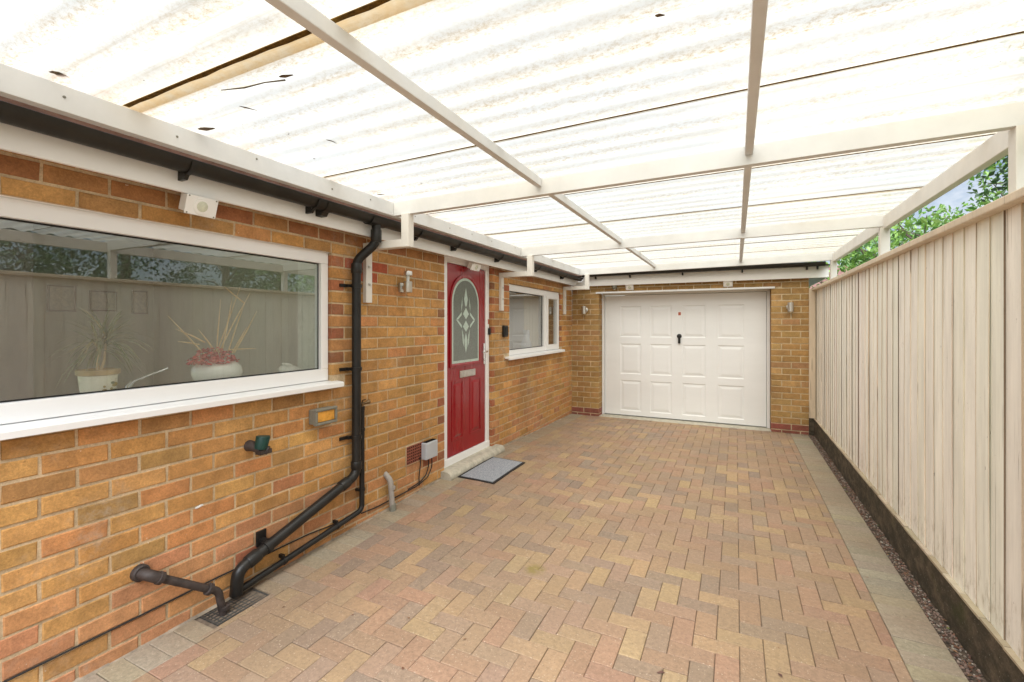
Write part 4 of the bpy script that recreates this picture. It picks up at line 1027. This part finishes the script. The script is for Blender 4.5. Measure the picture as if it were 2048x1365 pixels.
# sitting room
t = thing('jug', 'pale blue ceramic jug on the sill of the small window', 'jug', (-2.72, 6.06, 1.151))
m = MB(); m.lathe((-2.72, 6.06, 0), [(.050, 1.152), (.075, 1.18), (.080, 1.21), (.060, 1.27), (.035, 1.33), (.036, 1.37), (.052, 1.42), (.045, 1.418)], 26); m.build('body', 'jug', t, smooth=True)
m = MB(); m.tube([(-2.72, 6.105, 1.40), (-2.72, 6.16, 1.39), (-2.72, 6.165, 1.32), (-2.72, 6.125, 1.25)], .008, 8); m.build('handle', 'jug', t, smooth=True)
m = MB(); n = 60; pr = []
for k in range(n + 1):
    y = 6.30 + .52 * k / n; pr.append((-2.86 + .018 * math.sin(k * .9) + .008 * math.sin(k * .37), y))
pr2 = pr + [(x - .004, y) for x, y in pr[::-1]]
m.prism(pr2, lambda p, t: (p[0], p[1], t), .2, 2.3); tag(m.build('curtain', 'curtain', smooth=True), 'cream curtain gathered at the right of the small window', 'curtain')
t = thing('sofa', 'lilac upholstered sofa back seen low through the small window', 'sofa', (-3.5, 5.9, .05))
m = MB(); m.box(-3.55, -3.30, 5.0, 6.9, .06, 1.24); m.build('back', 'sofa', t, bevel=.06)
m = MB(); m.box(-4.2, -3.56, 5.0, 6.9, .06, .5); m.build('seat', 'sofa', t, bevel=.05)

# ------------------------------------------------------------------ greenery beyond the fence
def leaves(m, centres, n, size, cols, flat=.0, asp=.55):
    for k in range(n):
        c, r = rnd.choice(centres)
        while True:
            d = Vector((rnd.uniform(-1, 1), rnd.uniform(-1, 1), rnd.uniform(-1, 1)))
            if d.length <= 1: break
        p = Vector(c) + d * r; s = size * rnd.uniform(.6, 1.3); a = rnd.uniform(0, 6.283); e = rnd.uniform(-1.2, 1.2)
        u = Vector((math.cos(a) * math.cos(e), math.sin(a) * math.cos(e), math.sin(e))); w = u.cross(Vector((rnd.uniform(-1, 1), rnd.uniform(-1, 1), rnd.uniform(-1, 1))))
        if w.length < .05: continue
        w = w.normalized() * s * asp; u = u * s; nn = u.cross(w).normalized() * s * .18
        m.add([p - u, p - w * .9 + nn, p + u, p + w * .9 + nn], [(0, 1, 2), (0, 2, 3)], 0, pick(cols, .25))
TG = [((0.119, 0.231, 0.040), 4), ((0.175, 0.294, 0.053), 3), ((0.062, 0.138, 0.031), 2), ((0.200, 0.288, 0.075), 1)]
HG = [((.040, .085, .026), 4), ((.060, .115, .034), 3), ((.028, .060, .022), 3), ((.090, .130, .045), 1)]
for i, (x, y, h, w, lab) in enumerate(((2.75, .6, 4.6, .8, 'dark evergreen hedge tree beyond the fence, nearest the open end'), (2.6, 2.1, 3.5, .75, 'shorter gappy evergreen hedge tree beyond the fence'), (2.7, 3.5, 4.5, .85, 'dense dark evergreen hedge tree beyond the fence, behind the middle of it'), (2.65, 4.9, 4.3, .8, 'dark evergreen hedge tree beyond the fence, level with the small window'), (2.9, 6.1, 4.4, .8, 'brighter green evergreen hedge tree beyond the fence, level with the garage corner'))):
    t = thing('hedge_tree', lab, 'tree', (x, y, -.13), 'evergreen trees beyond the fence')
    m = MB(); m.tube([(x, y, -.15), (x + .03, y, h * .5), (x, y + .04, h * .95)], [.09, .06, .02], 8)
    for k in range(12):
        a = rnd.uniform(0, 6.283); z = rnd.uniform(.8, h * .85); m.tube([(x, y, z), (x + .35 * math.cos(a), y + .35 * math.sin(a), z + .2), (x + .65 * math.cos(a), y + .65 * math.sin(a), z + .25)], [.022, .014, .006], 5)
    m.build('trunk', 'bark', t, smooth=True)
    cs = []
    for k in range(110):
        z = rnd.uniform(1.3, h); rr = w * (1.0 if z < h * .7 else 1.0 - .75 * (z - h * .7) / (h * .3)); a = rnd.uniform(0, 6.283); q = rr * math.sqrt(rnd.random()); cs.append(((x + q * math.cos(a), y + q * math.sin(a) * 1.05, z), rnd.uniform(.16, .30)))
    m = MB(); leaves(m, cs, 9500 if i < 4 else 4800, .030 if i < 4 else .040, HG if i < 4 else HG[:2] + TG[:2]); m.build('crown', 'hedgeleaf', t)
def broad(x, y, h, seed, n, label, spread=1.9, size=.075, z0=1.6):
    r2 = random.Random(seed); t = thing('broadleaf_tree', label, 'tree', (x, y, -.13), 'leafy trees behind the fence')
    m = MB(); m.tube([(x, y, -.15), (x + .05, y - .03, z0 * .6), (x, y + .05, z0)], [.15, .12, .10], 10); cs = []
    for k in range(11):
        a = k * 2.4 + r2.uniform(-.3, .3); e = r2.uniform(.35, 1.2); L = r2.uniform(.6, 1.0) * spread; p = Vector((x, y, z0 * r2.uniform(.8, 1.0))); d = Vector((math.cos(a) * math.cos(e), math.sin(a) * math.cos(e), math.sin(e))); P = [p]; q = p.copy()
        for s in range(5):
            d = (d + Vector((r2.uniform(-.25, .25), r2.uniform(-.25, .25), r2.uniform(-.1, .22)))).normalized(); q = q + d * L / 4; P.append(q.copy())
            if s > 0:
                cs.append((q.copy(), r2.uniform(.22, .42)))
                for b in range(2):
                    d2 = (d + Vector((r2.uniform(-1, 1), r2.uniform(-1, 1), r2.uniform(-.5, .8)))).normalized(); e2 = q + d2 * r2.uniform(.35, .7); m.tube([q, q.lerp(e2, .5) + Vector((0, 0, .03)), e2], [.014, .009, .004], 5); cs.append((e2, r2.uniform(.18, .34)))
        m.tube(P, [.06, .045, .034, .024, .016, .008], 7)
    m.build('trunk', 'bark', t, smooth=True)
    m = MB(); leaves(m, cs, n, size, TG); m.build('crown', 'leaf', t)
broad(3.3, 9.3, 4.6, 3, 6500, 'leafy bright green tree over the fence between the first two carport posts', 2.0, .05)
broad(2.9, 12.2, 4.0, 5, 3000, 'thin pale green tree farther back, showing by the second carport post', 1.7, .07)
broad(4.8, 17.0, 4.0, 9, 1200, 'bare branched tree far behind the last carport post', 2.2, .07)
# neighbour's bungalow beyond the garage
t = thing('neighbour_house', 'pale rendered neighbouring house with red tiled roof beyond the garage', 'house', (4.0, 22, 0))
m = MB(); m.box(1.2, 9, 20, 27, -.13, 2.5); m.build('wall', 'render', t)
m = MB(); m.prism([(19.6, 2.45), (23.5, 4.0), (27.4, 2.45)], lambda p, q: (q, p[0], p[1]), .8, 9.4); m.build('roof', 'redtile', t)
m = MB(); m.box(2.2, 3.6, 19.97, 19.995, 1.0, 2.1); m.build('window', 'glass', t)

# ------------------------------------------------------------------ sky, sun, camera
SUN_EL, SUN_AZ = R(64), R(176)       # azimuth measured clockwise from +Y
w = bpy.data.worlds.new('World'); scene.world = w; w.use_nodes = True
nt = w.node_tree; nt.nodes.clear()
out = nt.nodes.new('ShaderNodeOutputWorld'); bg = nt.nodes.new('ShaderNodeBackground'); sky = nt.nodes.new('ShaderNodeTexSky')
sky.sky_type = 'NISHITA'; sky.sun_disc = False; sky.sun_elevation = SUN_EL; sky.sun_rotation = SUN_AZ; sky.air_density = 1.; sky.dust_density = 1.5; sky.ozone_density = 1.
tc = nt.nodes.new('ShaderNodeTexCoord'); nz = nt.nodes.new('ShaderNodeTexNoise'); nz.inputs['Scale'].default_value = 2.6; nz.inputs['Detail'].default_value = 7; nz.inputs['Roughness'].default_value = .6
mp = nt.nodes.new('ShaderNodeMapping'); mp.inputs['Scale'].default_value = (1, 1, 2.2); mp.inputs['Location'].default_value = (.3, .1, .4)
nt.links.new(tc.outputs['Generated'], mp.inputs[0]); nt.links.new(mp.outputs[0], nz.inputs['Vector'])
mr = nt.nodes.new('ShaderNodeMapRange'); mr.inputs[1].default_value = .47; mr.inputs[2].default_value = .66; nt.links.new(nz.outputs['Fac'], mr.inputs[0])
mx = nt.nodes.new('ShaderNodeMix'); mx.data_type = 'RGBA'; mx.inputs[7].default_value = (9.0, 9.0, 9.2, 1)
nt.links.new(mr.outputs[0], mx.inputs[0]); nt.links.new(sky.outputs[0], mx.inputs[6]); nt.links.new(mx.outputs[2], bg.inputs[0]); bg.inputs[1].default_value = .045
nt.links.new(bg.outputs[0], out.inputs[0])
sl = bpy.data.lights.new('sun', 'SUN'); sl.energy = 5.0; sl.angle = R(80); sl.color = (.91, .955, 1.0)
so = bpy.data.objects.new('sun', sl); COL.objects.link(so)
dirv = Vector((math.sin(SUN_AZ) * math.cos(SUN_EL), math.cos(SUN_AZ) * math.cos(SUN_EL), math.sin(SUN_EL)))
so.rotation_euler = dirv.to_track_quat('Z', 'Y').to_euler(); so.location = (0, 0, 20)

cam = bpy.data.cameras.new('camera'); co = bpy.data.objects.new('camera', cam); COL.objects.link(co)
co.location = (0, 0, 1.5); co.rotation_euler = (R(90), 0, R(25.94)); cam.sensor_width = 36; cam.lens = 36 * 921 / 2048
cam.shift_y = -32.9 / 2048; cam.clip_start = .05; cam.clip_end = 2000
scene.camera = co
scene.view_settings.view_transform = 'Standard'; scene.view_settings.look = 'None'; scene.view_settings.gamma = 1; scene.view_settings.exposure = 1.6
scene.cycles.use_denoising = True; scene.cycles.max_bounces = 10; scene.cycles.diffuse_bounces = 6; scene.cycles.transparent_max_bounces = 12
scene.cycles.sample_clamp_indirect = 8; scene.cycles.caustics_reflective = False; scene.cycles.caustics_refractive = False
